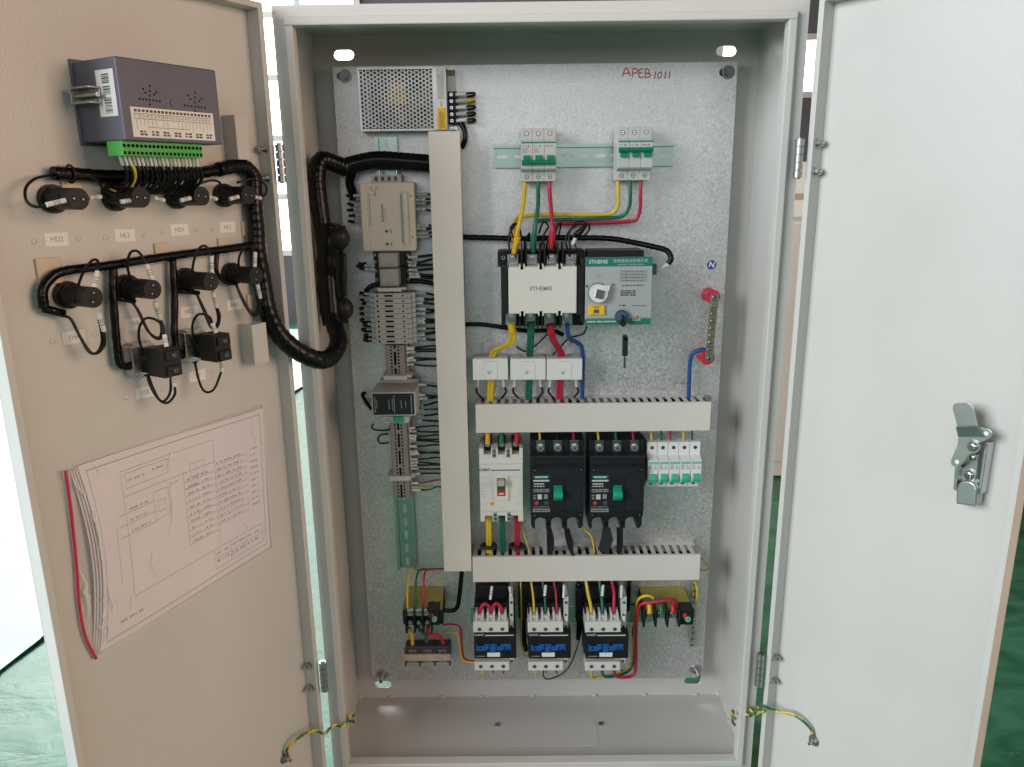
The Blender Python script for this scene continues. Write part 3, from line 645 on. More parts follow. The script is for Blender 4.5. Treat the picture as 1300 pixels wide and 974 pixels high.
for (a, b, w, h) in ((88, 226, 11, 14), (61, 344, 13, 14), (205, 321, 10, 12), (283, 311, 9, 9), (312, 290, 8, 10), (318, 383, 7, 10)):
    x, z = L(a, b); MB().bx(x-w, x+w, z-h, z+h, .05, 3.5).build('adhesive_mount', 'pad_cream', hn, bev=1)
for (k, i) in ((tr, 1), (tr, 8)):
    c = Vector(k[i]); MB().tube([c+Vector((0, 9*math.cos(g), 9*math.sin(g))) for g in [j*math.pi/5 for j in range(11)]], 1.3, 6, 2).build('cable_tie', 'plastic_black', hn)
# --- document bag
bg_t = thing('document_bag', 'clear zip bag of folded circuit drawings with red zip on left door', 'document bag', LDOOR, -190, 437)
c00, c10, c11, c01 = [L(a, b, 6) for a, b in ((128.4, 829), (344.5, 694), (334.2, 518.5), (98.8, 592.4))]
def paper(u, v, off=0.0, shrink=0.0):            # u left->right, v bottom->top
    u = shrink+u*(1-2*shrink); v = shrink+v*(1-2*shrink)
    bulge = math.exp(-u/.10)*math.sin(math.pi*min(1, max(0, v)))
    x = (1-u)*((1-v)*c00[0]+v*c01[0]) + u*((1-v)*c10[0]+v*c11[0]) + 10*bulge
    z = (1-u)*((1-v)*c00[1]+v*c01[1]) + u*((1-v)*c10[1]+v*c11[1])
    d = 4.0+7*bulge+2.2*math.sin(u*5+v*2.5)*(.4+.6*(1-u))+off
    return (x, -d, z)
def patch(f, nx=26, nz=14, m=0, flip=False):
    v = [f(i/nx, j/nz) for j in range(nz+1) for i in range(nx+1)]
    return MB().add(v, [(j*(nx+1)+i, j*(nx+1)+i+1, (j+1)*(nx+1)+i+1, (j+1)*(nx+1)+i) for j in range(nz) for i in range(nx)], m, True)
for k in range(4):
    o = patch(lambda u, v: (lambda p: (p[0]-k*3.4*math.exp(-u/.12), p[1]+k*.5, p[2]))(paper(u, v, -1.1*k, .004*k))).build('paper_sheet', 'paper', bg_t)
q = MB()
def ln(u0, v0, u1, v1, w=.0011, m=0, off=.25):
    n = max(2, int(12*math.hypot(u1-u0, v1-v0))+1); du, dv = u1-u0, v1-v0; l = math.hypot(du*290, dv*200); nu, nv = -dv*200/l*w*200/290, du*290/l*w*290/200
    v = []
    for i in range(n+1):
        a, b = u0+du*i/n, v0+dv*i/n; v += [paper(a-nu, b-nv, off), paper(a+nu, b+nv, off)]
    q.add(v, [(2*i, 2*i+2, 2*i+3, 2*i+1) for i in range(n)], m)
def rect(a, b, c, d, w=.0011): ln(a,b,c,b,w); ln(c,b,c,d,w); ln(c,d,a,d,w); ln(a,d,a,b,w)
def dash(u0, u1, v, seed, h=.0035):
    r_ = random.Random(seed); u = u0
    while u < u1: w = r_.uniform(.003, .011); ln(u, v, min(u1, u+w), v, h, 0); u += w+r_.choice((.002,.004,.012))
rect(.03,.035,.975,.965, .0018); rect(.18,.20,.68,.90); rect(.20,.80,.42,.88); ln(.18,.76,.68,.76)
for i in range(10):
    v = .70-i*.043; ln(.50,v,.68,v); dash(.52,.58,v+.012,i); dash(.60,.64,v+.012,i+20); ln(.68,v+.03,.88,v+.03); dash(.69,.84,v+.044,i+40); dash(.90,.945,v+.05,i+60)
for i in range(3): ln(.14,.55+i*.06,.34,.55+i*.06); dash(.20,.30,.565+i*.06,i+80)
rect(.33,.56,.41,.72); rect(.35,.60,.39,.66); rect(.50,.66,.58,.76); rect(.54,.72,.62,.80); ln(.42,.56,.42,.74); ln(.50,.30,.50,.72); ln(.12,.30,.12,.62); ln(.68,.26,.68,.9)
rect(.64,.07,.955,.20); ln(.64,.135,.955,.135); ln(.74,.07,.74,.20); ln(.84,.07,.84,.20); ln(.74,.10,.84,.10); ln(.74,.17,.84,.17)
for i in range(6): dash(.65+.05*i,.68+.05*i,.165,i+100); dash(.65+.05*i,.685+.05*i,.115,i+120,.005)
dash(.10,.22,.10,200,.004); dash(.21,.30,.84,201); dash(.34,.40,.85,202); dash(.43,.47,.73,205)
q.build('drawing_lines', 'print_grey', bg_t)
bc = [L(a, b, 5) for a, b in ((121, 836), (347.5, 696), (334.8, 514.8), (76.6, 600.5))]
def film_f(u, v, front=True):
    ripple = 1.0*math.sin(u*23+v*9)*math.sin(v*14-u*5)+.7*math.sin(u*51+v*31)
    uu = (u-.09)/.9
    p = paper(max(0, min(1, uu)), v, 0); dd = (-p[1]+1.5+max(0, ripple)) if front else 1.0
    if u < .09: dd = (3+(dd-3)*u/.09) if front else 1.0
    x = (1-u)*((1-v)*bc[0][0]+v*bc[3][0]) + u*((1-v)*bc[1][0]+v*bc[2][0]); z = (1-u)*((1-v)*bc[0][1]+v*bc[3][1]) + u*((1-v)*bc[1][1]+v*bc[2][1])
    return (x, -dd, z)
patch(film_f, 60, 34).build('bag_front', 'bag_film', bg_t)
# creases and folded margins of the plastic, whitened to paint in bright reflections
rdm = random.Random(11)
for k in range(26):
    u0, v0 = (rdm.uniform(0, .16), rdm.uniform(.02, .98)) if k < 14 else (rdm.uniform(.1, .95), rdm.uniform(.05, .95)); ln_ = rdm.uniform(.06, .22); an = rdm.uniform(-.5, .5)+(1.35 if k < 14 else 1.1)
    pts_ = []
    for j in range(7):
        u, v = min(1, max(0, u0+math.cos(an)*ln_*j/6*.5+.008*math.sin(j))), min(1, max(0, v0+math.sin(an)*ln_*j/6)); p = film_f(u, v); pts_.append((p[0], p[1]-.5, p[2]))
    wd = rdm.uniform(.8, 2.6 if k < 14 else 1.6)
    v_ = []
    for j, p in enumerate(pts_): w_ = wd*math.sin(math.pi*(j+.4)/6.8); v_ += [(p[0]-w_, p[1], p[2]), (p[0], p[1]-w_*.8, p[2]), (p[0]+w_, p[1], p[2])]
    MB().add(v_, [f for j in range(6) for f in ((3*j, 3*j+1, 3*j+4, 3*j+3), (3*j+1, 3*j+2, 3*j+5, 3*j+4))], 0, True).build('film_crease_glint', 'bag_crease_sheen', bg_t)
for (e0, e1) in (((0,1),(1,1)), ((1,0),(1,1)), ((0,0),(1,0))):
    pts_ = [film_f(e0[0]+(e1[0]-e0[0])*j/10, e0[1]+(e1[1]-e0[1])*j/10) for j in range(11)]; MB().tube([(x, -1.6, z) for x, y, z in pts_], 1.0, 6, 2).build('bag_seam', 'bag_crease_sheen', bg_t)
zp = [L(60+a/2.706, 500+b/2.706, 5) for a, b in ((63,265),(78,370),(92,500),(102,600),(110,720),(130,830),(168,910))]
MB().tube([(x, -5, z) for x, z in zp], 1.7, 8, 6).build('zip_strip', 'zip_red', bg_t)
# --- earth wires between frame and doors
STR = [0,0,0,1,1,1]
ew = thing('earth_wire', 'yellow and green earth wire hanging from the left door to the frame', 'earth wire', LDOOR, -70, 90)
pts = [(-69, -6, 112), *T2(300, 800, 5.6, [(375,830),(450,760),(560,715)], 10, 26), wy(411, 932, -26), wy(418.5, 925, -22), wy(426, 920.5, -18), wy(433, 923, -10), wy(441, 916, 0), wy(445, 908, 8), wy(450, 911, 14), wy(448, 917, 20), wy(443.5, 915, 22)]
MB().tube(pts, 2.3, 12, 8, stripe=STR).build('striped_wire', ['wire_yellow', 'wire_green'], ew)
x, z = L(361, 962); hexbolt(ew, x, z, .1, 6, 'earth_bolt', 8)
MB().cyl((x+1, -5, z+3), (-68, -6.5, 114), 3.2, 10).build('lug', 'zinc', ew)
ew = thing('earth_wire', 'coiled yellow and green earth wire running from the frame to the right door', 'earth wire', RDOOR, 80, 120)
invR = RDOOR.mat().inverted()
def dr(wv): k = invR @ Vector(wv); return (k.x*1000, k.y*1000, k.z*1000)
wr = lambda px, py, y: dr(Vector((WORLD.hit(px, py, -y)[0], y, WORLD.hit(px, py, -y)[1]))*.001)
A, B = Vector(wr(931, 909, 24)), Vector(wr(973, 899, -22)); ax = (B-A); axn = ax.normalized(); u_ = axn.orthogonal().normalized(); w_ = axn.cross(u_)
pts = [wr(934, 921, 30), wr(930, 916, 28)]
for i in range(61):
    t_ = i/60; g = t_*5.2*2*math.pi; r_ = 7.0*(1-.45*t_); pts.append(tuple(A+ax*t_+(u_*math.cos(g)+w_*math.sin(g))*r_))
Z9 = [(RDOOR.hit(930+a/4.16, 740+b/4.16, d)[0], -d, RDOOR.hit(930+a/4.16, 740+b/4.16, d)[1]) for a, b, d in ((215,672,24),(260,684,20),(310,690,16),(370,728,12),(408,768,8),(424,800,5))]
MB().tube(pts+Z9, 2.2, 12, 3, stripe=STR).build('striped_wire', ['wire_yellow', 'wire_green'], ew)
x, z = R(930+432/4.16, 740+832/4.16); hexbolt(ew, x, z, .1, 6, 'earth_bolt', 8); MB().cyl((x, -5, z+3), (Z9[-1][0], -5, Z9[-1][2]-1), 3.2, 10).build('lug', 'zinc', ew)
# ================================================================== things on the mounting plate
def C(ox, oy, sc): return lambda a, b, d=0: PLATE.hit(ox+a/sc, oy+b/sc, d)
def rbox(c, a0, b0, a1, b1, d): (x0, z1), (x1, z0) = c(a0, b0, d), c(a1, b1, d); return x0, x1, z0, z1
def cable(name, label, cat, pts, r, m, group=None, n=10, radii=None):
    return solo(MB().tube(WP(pts), r, n, 7, radii=radii), name, m, PLATE, label, cat, group)
# --- DIN rails
def din_rail(x0, x1, zc, label, vertical=False, m='rail_zinc'):
    L_ = x1-x0; n = max(1, int(L_/25)); cells = []
    for i in range(n): cells.append((x0+i*L_/n, x0+(i+1)*L_/n, -12.5, 12.5, x0+(i+.5)*L_/n, 0, 6, 3.1, False))
    q = MB(); q.holed(0,0,0,0, .2, 1.2, cells)
    for s in (-1, 1):
        a, b = sorted((s*12.5, s*13.5)); q.bx(x0, x1, a, b, .2, 7.5); a, b = sorted((s*13.5, s*17.5)); q.bx(x0, x1, a, b, 6.4, 7.5)
    if vertical: q.v = [(-z+zc, y, x) for x, y, z in q.v]; q.f = [f for f in q.f]
    else: q.v = [(x, y, z+zc) for x, y, z in q.v]
    return solo(q, 'din_rail', m, PLATE, label, 'rail', 'mounting rails')
din_rail(-69, 215, 1022.5, 'zinc mounting rail lying level under the two upper breakers')
vx = P(490, 190)[0]; VX = (P(490, 185)[0]+P(517.5, 690)[0])/2
din_rail(P(517, 720.5)[1], P(490, 174.5)[1], VX, 'upright zinc rail left of the tall cable duct, green floor reflection painted in', True)
x, z = P(834, 196, 2); 
# --- cable ducts
def duct(x0, x1, z0, z1, d, label, vertical, gaps=()):
    t = thing('cable_duct', label, 'cable duct', PLATE, (x0+x1)/2, z0, 'slotted cable ducts')
    q = MB(); q.bx(x0, x1, z0, z1, d-1.6, d)
    if vertical: q.bx(x0, x0+1.2, z0, z1, d-7, d-1.6); q.bx(x1-1.2, x1, z0, z1, d-7, d-1.6)
    else: q.bx(x0, x1, z1-1.2, z1, d-7, d-1.6); q.bx(x0, x1, z0, z0+1.2, d-7, d-1.6)
    q.build('cover', 'duct_cover', t, bev=.7)
    q = MB(); a, b = (z0+1, z1-1) if vertical else (x0+1, x1-1); lo, hi = (x0+2, x1-2) if vertical else (z0+2, z1-2)
    q.bx(x0+2, x1-2, z0+2, z1-2, .2, 1.4)
    n = int((b-a)/13.2); pt = (b-a)/n
    for side in (0, 1):
        e0, e1 = (lo, lo+1.2) if side == 0 else (hi-1.2, hi)
        segs = [(a, b, 1.4, 13), (a, b, d-10, d-1.7)]
        for i in range(n): segs.append((a+i*pt+3.6, a+(i+1)*pt-3.6+.001, 13, d-10)) if False else segs.append((a+i*pt, a+i*pt+pt-6.4, 13, d-10))
        for (p0, p1, dd0, dd1) in segs:
            if vertical: q.bx(e0, e1, p0, p1, dd0, dd1)
            else: q.bx(p0, p1, e0, e1, dd0, dd1)
    q.build('slotted_body', 'duct', t)
    rb = random.Random(int(x0))
    for k in range(7):
        off = [(rb.uniform(.2,.8), rb.uniform(8, d-16)) for _ in range(6)]
        if vertical: pts = [(lo+(hi-lo)*f, -e, a+4+(b-a-8)*j/5) for j, (f, e) in enumerate(off)]
        else: pts = [(a+4+(b-a-8)*j/5, -e, lo+(hi-lo)*f) for j, (f, e) in enumerate(off)]
        MB().tube(pts, rb.uniform(4.5, 7), 7, 5).build('enclosed_wire', 'wire_black', t)
    return t
duct(-165, -117.5, 331, 1058, 58, 'tall upright grey cable duct left of the transfer switch', True)
duct(-104, 282, 582.5, 631, 58, 'upper level cable duct below the current transformers', False)
duct(-115.5, 278, 310, 357.5, 58, 'lower level cable duct above the contactors', False)
# --- three pole breakers on the rail
def mcb(xc, off, label):
    t = thing('circuit_breaker', label, 'breaker', PLATE, xc, 983, 'three-pole rail breakers'); zc = 1022.5
    pr = [(7.7,-39),(47,-39),(47,-25),(60,-22),(62,-20),(62,20),(60,21),(47,22),(47,39),(7.7,39)]
    for i in range(3):
        q = MB(); x = xc-26.5+i*17.75; q.prof([(d, zc+z) for d, z in pr], x, x+17.45); q.build('pole', 'mcb_grey', t, bev=.7)
    q = MB(); q.bx(xc-26, xc+26, zc+16.3, zc+18.6, 61.9, 62.25, 1)
    for i in range(3):
        x = xc-26.5+i*17.75; q.dcyl(x+11, zc+12.3, 61.8, 62.3, 1.1, 8, None, 2); q.lines(x+1.5, x+12, zc+2.5, zc+9.5, 4, 62.2, 0, i, .5) if i < 2 else q.lines(x+2, x+8, zc+11, zc+13, 1, 62.2, 0, 9)
        q.lines(x+1, x+8, zc+11.4, zc+13.4, 1, 62.2, 0, i+7)
    q.build('face_print', ['print_grey', 'green_teal', 'print_dark'], t)
    bz = (-15.5, -7.4) if off else (1.4, 9.2); q = MB(); q.prof([(61, zc+bz[0]), (69, zc+bz[0]+1), (72, zc+(bz[0]+bz[1])/2), (69, zc+bz[1]-1), (61, zc+bz[1])], xc-25.8, xc+25.8)
    h = q.build('handle_bar', 'green_dark', t, bev=.5)
    for i in range(3):
        x = xc-26.5+i*17.75+8.8; q = MB(); zz = (bz[1]-.4, bz[1]+6.5) if off else (bz[0]-6.5, bz[0]+.4); q.prof([(61, zc+zz[0]), (67, zc+zz[0]), (65, zc+zz[1]), (61, zc+zz[1])], x-5.2, x+5.2); q.build('toggle', 'green_dark', h, bev=.4)
        MB().bx(x-6.2, x+6.2, zc-15.5 if off else zc-4, zc-2 if off else zc+9.5, 61.8, 62.2).build('toggle_slot', 'plastic_grey', t)
        for s in (-1, 1):
            q = MB(); q.dcyl(x, zc+s*(31 if s > 0 else 32), 46.8, 47.15, 3.5, 14, None, 0); q.dcyl(x, zc+s*(31 if s > 0 else 32), 47.1, 47.5, 2.5, 10, None, 1); q.bx(x-2, x+2, zc+s*(31 if s > 0 else 32)-.4, zc+s*(31 if s > 0 else 32)+.4, 47.4, 47.6, 2); q.build('terminal_screw', ['print_dark', 'steel', 'hole'], t)
mcb(.5, True, 'three-pole rail breaker with green handle bar lowered, left one of two')
mcb(146.0, False, 'three-pole rail breaker with green handle bar raised, right one of two')
# --- five slim single-pole breakers
def mini(x0, i):
    c = C(735, 545, 5.73); zT = c(530, 95, 50)[1]; zt = c(530, 195, 55)[1]; zf1 = c(530, 232, 65)[1]; zf0 = c(530, 390, 65)[1]; zb = c(530, 420, 48)[1]
    names = ['leftmost', 'second from the left', 'middle', 'second from the right', 'rightmost']
    t = thing('miniature_breaker', 'slim white single-pole breaker with green switch, %s of five' % names[i], 'breaker', PLATE, x0+9, zb, 'row of five slim breakers')
    q = MB(); q.prof([(2, zb), (48, zb), (48, zf0-.2), (65, zf0), (65, zf1), (50, zt), (50, zT), (2, zT)], x0+.15, x0+17.6); q.build('case', 'plastic_white', t, bev=.7)
    q = MB(); q.bx(x0+.9, x0+16.9, zf1-6, zf1-1.2, 64.9, 65.2, 0); q.lines(x0+1.5, x0+8, zf1-15, zf1-7, 3, 65.2, 2, i+3); q.bx(x0+9.5, x0+16, zf1-15, zf1-10.4, 64.9, 65.2, 3); q.dcyl(x0+5, zf1-9, 64.8, 65.2, .9, 8, None, 2); q.dcyl(x0+12, zf1-9, 64.8, 65.2, .9, 8, None, 4)
    q.build('face_print', ['green_pale', 'green_dark', 'print_grey', 'print_light', 'print_red'], t)
    zh = zf0+2.6; q = MB(); q.bx(x0+1.2, x0+16.4, zh-1, zh+15, 64.8, 66.5); q.build('switch_frame', 'plastic_white', t, bev=.4)
    q = MB(); q.prof([(66, zh+14), (68, zh+13), (71, zh+5), (70, zh), (66, zh-.5)], x0+3.4, x0+14.4); q.bx(x0+2.6, x0+15.4, zh-1.2, zh+4, 66, 70.4); q.build('switch_lever', 'green_bright', t, bev=.6)
    for z, d in (((zT+zt)/2+1.5, 50), ((zb+zf0)/2, 48)):
        q = MB(); q.dcyl(x0+9, z, d-.2, d+.15, 3.2, 14); q.dcyl(x0+9, z, d+.1, d+.4, 2.0, 10, None, 1); q.build('terminal_screw', ['print_dark', 'dark_steel'], t)
for i in range(5): mini(180.2+i*18, i)
for i, (cx, col) in enumerate(((527,'wire_yellow'), (598,'wire_green'), (665,'wire_red'), (760,'wire_yellow'), (823,'wire_green'))):
    px = 735+cx/5.73
    cable('feed_wire', '%s wire dropping into the %s of the five slim breakers' % (('yellow','green','red','yellow','green')[i], ('leftmost','second','middle','fourth','rightmost')[i]), 'wire', [(px, 540, 40), (px, 552, 40), (px+.3, 563, 40)], 1.9, col, 'feed wires of the slim breakers')
# --- automatic transfer switch
c = C(625, 270, 4.868)
t = thing('transfer_switch', 'cream transfer switch with grey and green motor panel in plate centre', 'transfer switch', PLATE, 60, 770)
x0, x1, z0, z1 = rbox(c, 98, 337, 520, 622, 100)
bx0, bx1 = c(50, 300, 60)[0], c(575, 300, 60)[0]; bzT, bzB = c(300, 235, 45)[1], c(300, 700, 45)[1]
MB().bx(bx0, bx1, bzB, bzT, .3, 44).build('base', 'plastic_black', t, bev=1)
q = MB(); q.bx(x0-10.5, x0-.2, z0-1, z1+.5, 44, 97); q.bx(x1+.2, x1+11, z0-10, z1, 44, 97); q.build('side_cheek', 'plastic_black', t, bev=1.2) if False else None
MB().bx(x0-10.5, x0-.2, z0-1, z1+.5, 44, 97).build('side_cheek', 'plastic_black', t, bev=1.2); MB().bx(x1+.2, x1+11, z0-4, z1, 44, 97).build('side_cheek', 'plastic_black', t, bev=1.2)
cov = MB().bx(x0, x1, z0, z1, 44, 100).build('cover', 'plastic_ivory', t, bev=1.4)
q = MB(); q.text('STHEMIS', *c(300, 470, 100), 8.6, 100.15, 0, bold=.03, sx=1.05); q.build('lettering', 'print_grey', cov, label='grey lettering STHEMIS')
W_ = x1-x0
for i in range(4):
    for b in (373, 583):
        x, z = c((137, 257, 374, 492)[i], b, 100); q = MB(); q.dcyl(x, z, 99.9, 100.4, 4.2, 20); q.build('moulded_disc', 'plastic_ivory', cov, bev=.3)
for i in range(3):
    for b, s in ((330, 1), (628, -1)):
        x = x0+W_*(.2+.275*i); z = z1 if s > 0 else z0
        for k in (-3.2, 3.2): MB().bx(x+k-1.1, x+k+1.1, z-6 if s > 0 else z-3.5, z+3.5 if s > 0 else z+6, 80, 100.6).build('rib', 'plastic_ivory', cov, bev=.5)
        MB().bx(x-2.4, x+2.4, z-4 if s > 0 else z-.1, z+.1 if s > 0 else z+4, 86, 100.25).build('notch', 'hole', cov)
for i in range(4):
    for b, s in ((292, 1), (655, -1)):
        x, z = c((128, 248, 370, 489)[i] if s > 0 else (116, 238, 354, 464)[i], b, 66)
        zz = z1 if s > 0 else z0
        q = MB(); q.bx(x-8.5, x+8.5, min(zz, z-s*-12), max(zz, z-s*-12), 52, 57) if s < 0 else q.bx(x-8.5, x+8.5, zz-2, z+8, 52, 57); tb = q.build('terminal_tab', 'zinc', t, bev=.6)
        q = MB(); q.dcyl(x, z, 57, 58.5, 7.2, 16); q.dcyl(x, z, 58.5, 64, 5.4, 6); q.dcyl(x, z, 64, 66, 3, 10); q.build('terminal_bolt', 'steel', t, bev=.4, seg=1)
    if i < 3:
        for s in (1, -1):
            x = x0+W_*(.235+.268*i) if s > 0 else x0+W_*(.2+.27*i); zz = z1 if s > 0 else z0
            for k in (-3.5, 3.5): MB().bx(x+k-1, x+k+1, zz if s > 0 else zz-27, zz+33 if s > 0 else zz, 44, 80).build('phase_barrier', 'plastic_black', t, bev=.5)
x, z = c(68, 280, 47); MB().bx(x-9, x+6, z-14, z+10, .3, 46).build('foot', 'plastic_black', t, bev=.8); screw(t, x, z, 46, 4)
# motor box and its front panel
m0, m1, n0, n1 = rbox(c, 577, 277, 978, 690, 97)
MB().bx(m0-6, m1-4, n0+4, n1-3, .3, 94).build('motor_box', 'plastic_black', t, bev=1.5)
MB().bx(m0+8, m1-6, n1-6, n1+6, .4, 52).build('motor_box_rear', 'plastic_black', t, bev=1.2)
pn = MB().bx(m0, m1, n0, n1, 94.05, 97).build('front_panel', 'panel_grey', t, bev=.5)
q = MB(); q.bx(m0, m1, n1-14, n1+.1, 96.8, 97.35); q.build('header_band', 'green_teal', pn)
q = MB(); q.bx(m0, m1, n0-.1, n0+9, 96.8, 97.35); q.bx(m0+1, m1-1, n0+9.7, n0+10.6, 96.8, 97.3); q.build('footer_band', 'green_teal', pn)
q = MB(); q.text('STHEMIS', *c(656, 305, 97), 7.6, 97.5, 0, bold=.03); q.text('双电源自动转换开关', *c(855, 299, 97), 5.9, 97.5, 0, sx=1.0); q.text('Automatic Transfer Switch', *c(855, 320, 97), 3.2, 97.5, 0, sx=1.15); q.lines(m0+3, m0+48, n0+3, n0+7, 1, 97.5, 0, 4, 1, .55); q.build('lettering', 'print_light', pn, label='pale lettering on the green header')
q = MB(); a0, a1, b0, b1 = rbox(c, 792, 358, 952, 426, 97)
for k in range(5): q.quad(a0, a1, b0+(b1-b0)*k/4-.2, b0+(b1-b0)*k/4+.2, 97.2, 0)
for k in (0, .22, 1): q.quad(a0+(a1-a0)*k-.2, a0+(a1-a0)*k+.2, b0, b1, 97.2, 0)
for k in range(4): q.lines(a0+2, a1-2, b0+(b1-b0)*k/4+1, b0+(b1-b0)*(k+1)/4-1, 1, 97.2, 0, k, .9)
a0, a1, b0, b1 = rbox(c, 800, 443, 940, 456, 97); q.lines(a0, a1, b0, b1, 1, 97.2, 0, 11)
a0, a1, b0, b1 = rbox(c, 793, 478, 888, 515, 97); q.lines(a0, a1, b0, b1, 3, 97.2, 0, 12, .95, .7)
a0, a1, b0, b1 = rbox(c, 862, 571, 948, 579, 97); q.lines(a0, a1, b0, b1, 1, 97.2, 0, 13)
a0, a1, b0, b1 = rbox(c, 785, 565, 832, 583, 97); q.lines(a0, a1, b0, b1, 1, 97.2, 0, 14); a0, a1, b0, b1 = rbox(c, 578, 440, 592, 470, 97); q.lines(a0, a1, b0, b1, 1, 97.2, 0, 15); a0, a1, b0, b1 = rbox(c, 738, 436, 758, 455, 97); q.lines(a0, a1, b0, b1, 1, 97.2, 0, 15)
x, z = c(657, 393, 97)
for i in range(20): g = i*math.pi/10; q.quad(x+2.6*math.cos(g)-.3, x+2.6*math.cos(g)+.3, z+2.6*math.sin(g)-.3, z+2.6*math.sin(g)+.3, 97.2, 1)
x, z = c(805, 640, 97)
for i in range(14): g = -.2+i*.13; q.quad(x+12*math.cos(g)-.4, x+12*math.cos(g)+.4, z+12*math.sin(g)-.4, z+12*math.sin(g)+.4, 97.2, 1)
q.build('panel_print', ['print_dark', 'green_teal'], pn, kind='stuff')
x, z = c(655, 497, 100); q = MB(); q.dcyl(x, z, 97, 98, 15.6, 32, None, 1); q.dcyl(x, z, 98, 108, 14.6, 32, 13.6, 0); kx, kz = c(730, 450, 104); q.prism([(x+5, z+12.4), (kx, kz), (x+12.6, z-4)], 99, 107, 0)
kn_ = q.build('selector_knob', ['plastic_white', 'print_dark'], t, bev=.5)
q = MB(); a_ = .55; pts = [(x+1+9.5*math.cos(a_+k*math.pi/2), z-.5+9.5*math.sin(a_+k*math.pi/2)) for k in range(4)]; q.prism(pts, 107.5, 111); q.build('square_shaft', 'steel', kn_, bev=.6)
a0, a1, b0, b1 = rbox(c, 592, 573, 693, 632, 99); MB().bx(a0, a1, b0, b1, 97.05, 101).build('padlock_tab', 'yellow_label', t, bev=.8)
q = MB(); x, z = (a0+a1)/2, (b0+b1)/2; q.bx(x-4.2, x+4.2, z-4.2, z+.6, 101, 101.2); q.bx(x-2.6, x-1.7, z+.6, z+4, 101, 101.2); q.bx(x+1.7, x+2.6, z+.6, z+4, 101, 101.2); q.bx(x-2.6, x+2.6, z+4, z+4.9, 101, 101.2)
for (u, v, w, h) in ((-6.6,-6,13.2,.5),(-6.6,5.6,13.2,.5)): q.bx(x+u, x+u+w, z+v, z+v+h, 101, 101.2)
q.build('padlock_symbol', 'print_dark', t)
x, z = c(802, 645, 104); q = MB(); q.dcyl(x, z, 97, 103, 10.5, 24, None, 0); q.dcyl(x, z, 103, 107, 8.6, 24, 7.6, 1); q.build('key_lock', ['dark_steel', 'print_blue'], t, bev=.5)
q = MB(); q.bx(x-1.4, x+1.4, z-6, z+4, 107, 116); q.dcyl(x, z-8, 106, 116, 5, 16, None, 0); q.build('inserted_key', 'plastic_black', t, bev=.5)
a0, a1, b0, b1 = rbox(c, 866, 638, 915, 668, 97); q = MB(); q.bx(a0, a1, b0, b1, 97, 97.4); q.lines(a0+1, a1-1, b0+1, b1-2, 2, 97.6, 1, 3); q.dcyl(a0+8, b1-1, 97, 98, 1.5, 8, None, 2); q.build('lock_sticker', ['panel_grey', 'print_dark', 'print_red'], pn)
q = MB(); x, z = c(1003, 348, 75); q.bx(m1-5, m1+9, z-8, z+8, 62, 84); q.build('plug_socket', 'green_teal', t, bev=.6)
# hanging key ring and key
kt = thing('hanging_key', 'small key with black grip hanging from the transfer switch key lock', 'key', PLATE, *c(822, 965, 108), d=0)
x, z = c(825, 725, 112); q = MB(); q.tube([(x+9*math.cos(g), -112-1.5*math.sin(g), z+9*math.sin(g)+1) for g in [i*math.pi/8 for i in range(17)]], .5, 6, 2); q.build('ring', 'steel', kt)
gx, gz1 = c(822, 758, 110); _, gz0 = c(822, 885, 110); q = MB(); q.bx(gx-4.2, gx+4.2, gz0, gz1-3, 108, 112.5); q.dcyl(gx, gz1-3.5, 108, 112.5, 4.2, 16); q.build('grip', 'rubber_black', kt, bev=1)
_, kz0 = c(822, 962, 110); q = MB(); q.bx(gx-1.6, gx+.9, kz0, gz0+1, 109.4, 111.2)
for k in range(4): q.bx(gx+.9, gx+2.1, kz0+2+k*4, kz0+4+k*4, 109.4, 111.2)
q.build('blade', 'dark_steel', kt)
cable('control_cable', 'black control cable running from the tall duct over the transfer switch to its plug', 'cable', [(586, 301, 20), (625, 302, 24), (668, 303, 30), (700, 302, 34), (740, 302, 40), (775, 303, 46), (805, 308, 54), (828, 313, 64), (846, 318, 72), (852, 328, 76), (848, 335, 76)], 4.2, 'wrap_black', n=12, radii=lambda t: 4.4*(1+.07*math.sin(t*190)))
MB and cable('plug_lead', 'short white plug lead at the right of the transfer switch', 'cable', [(849, 335, 76), (842, 339, 76), (833, 343, 76)], 3.4, 'marker_white')
cable('control_cable', 'black control cable leaving the tall duct towards the transfer switch underside', 'cable', [(590, 412, 22), (612, 412, 24), (640, 416, 26), (668, 420, 24), (700, 420, 22), (715, 425, 18)], 3.6, 'wrap_black')
for i, (pts) in enumerate(([(700,452,14),(712,440,14),(722,430,18),(740,424,22),(745,415,40)], [(655,440,14),(668,446,14),(683,436,14),(695,424,18)])):
    cable('control_wire', ('thin black wire curling under the motor panel of the transfer switch', 'thin black wire tied behind the green cable under the transfer switch')[i], 'wire', pts, 1.4, 'wire_black')
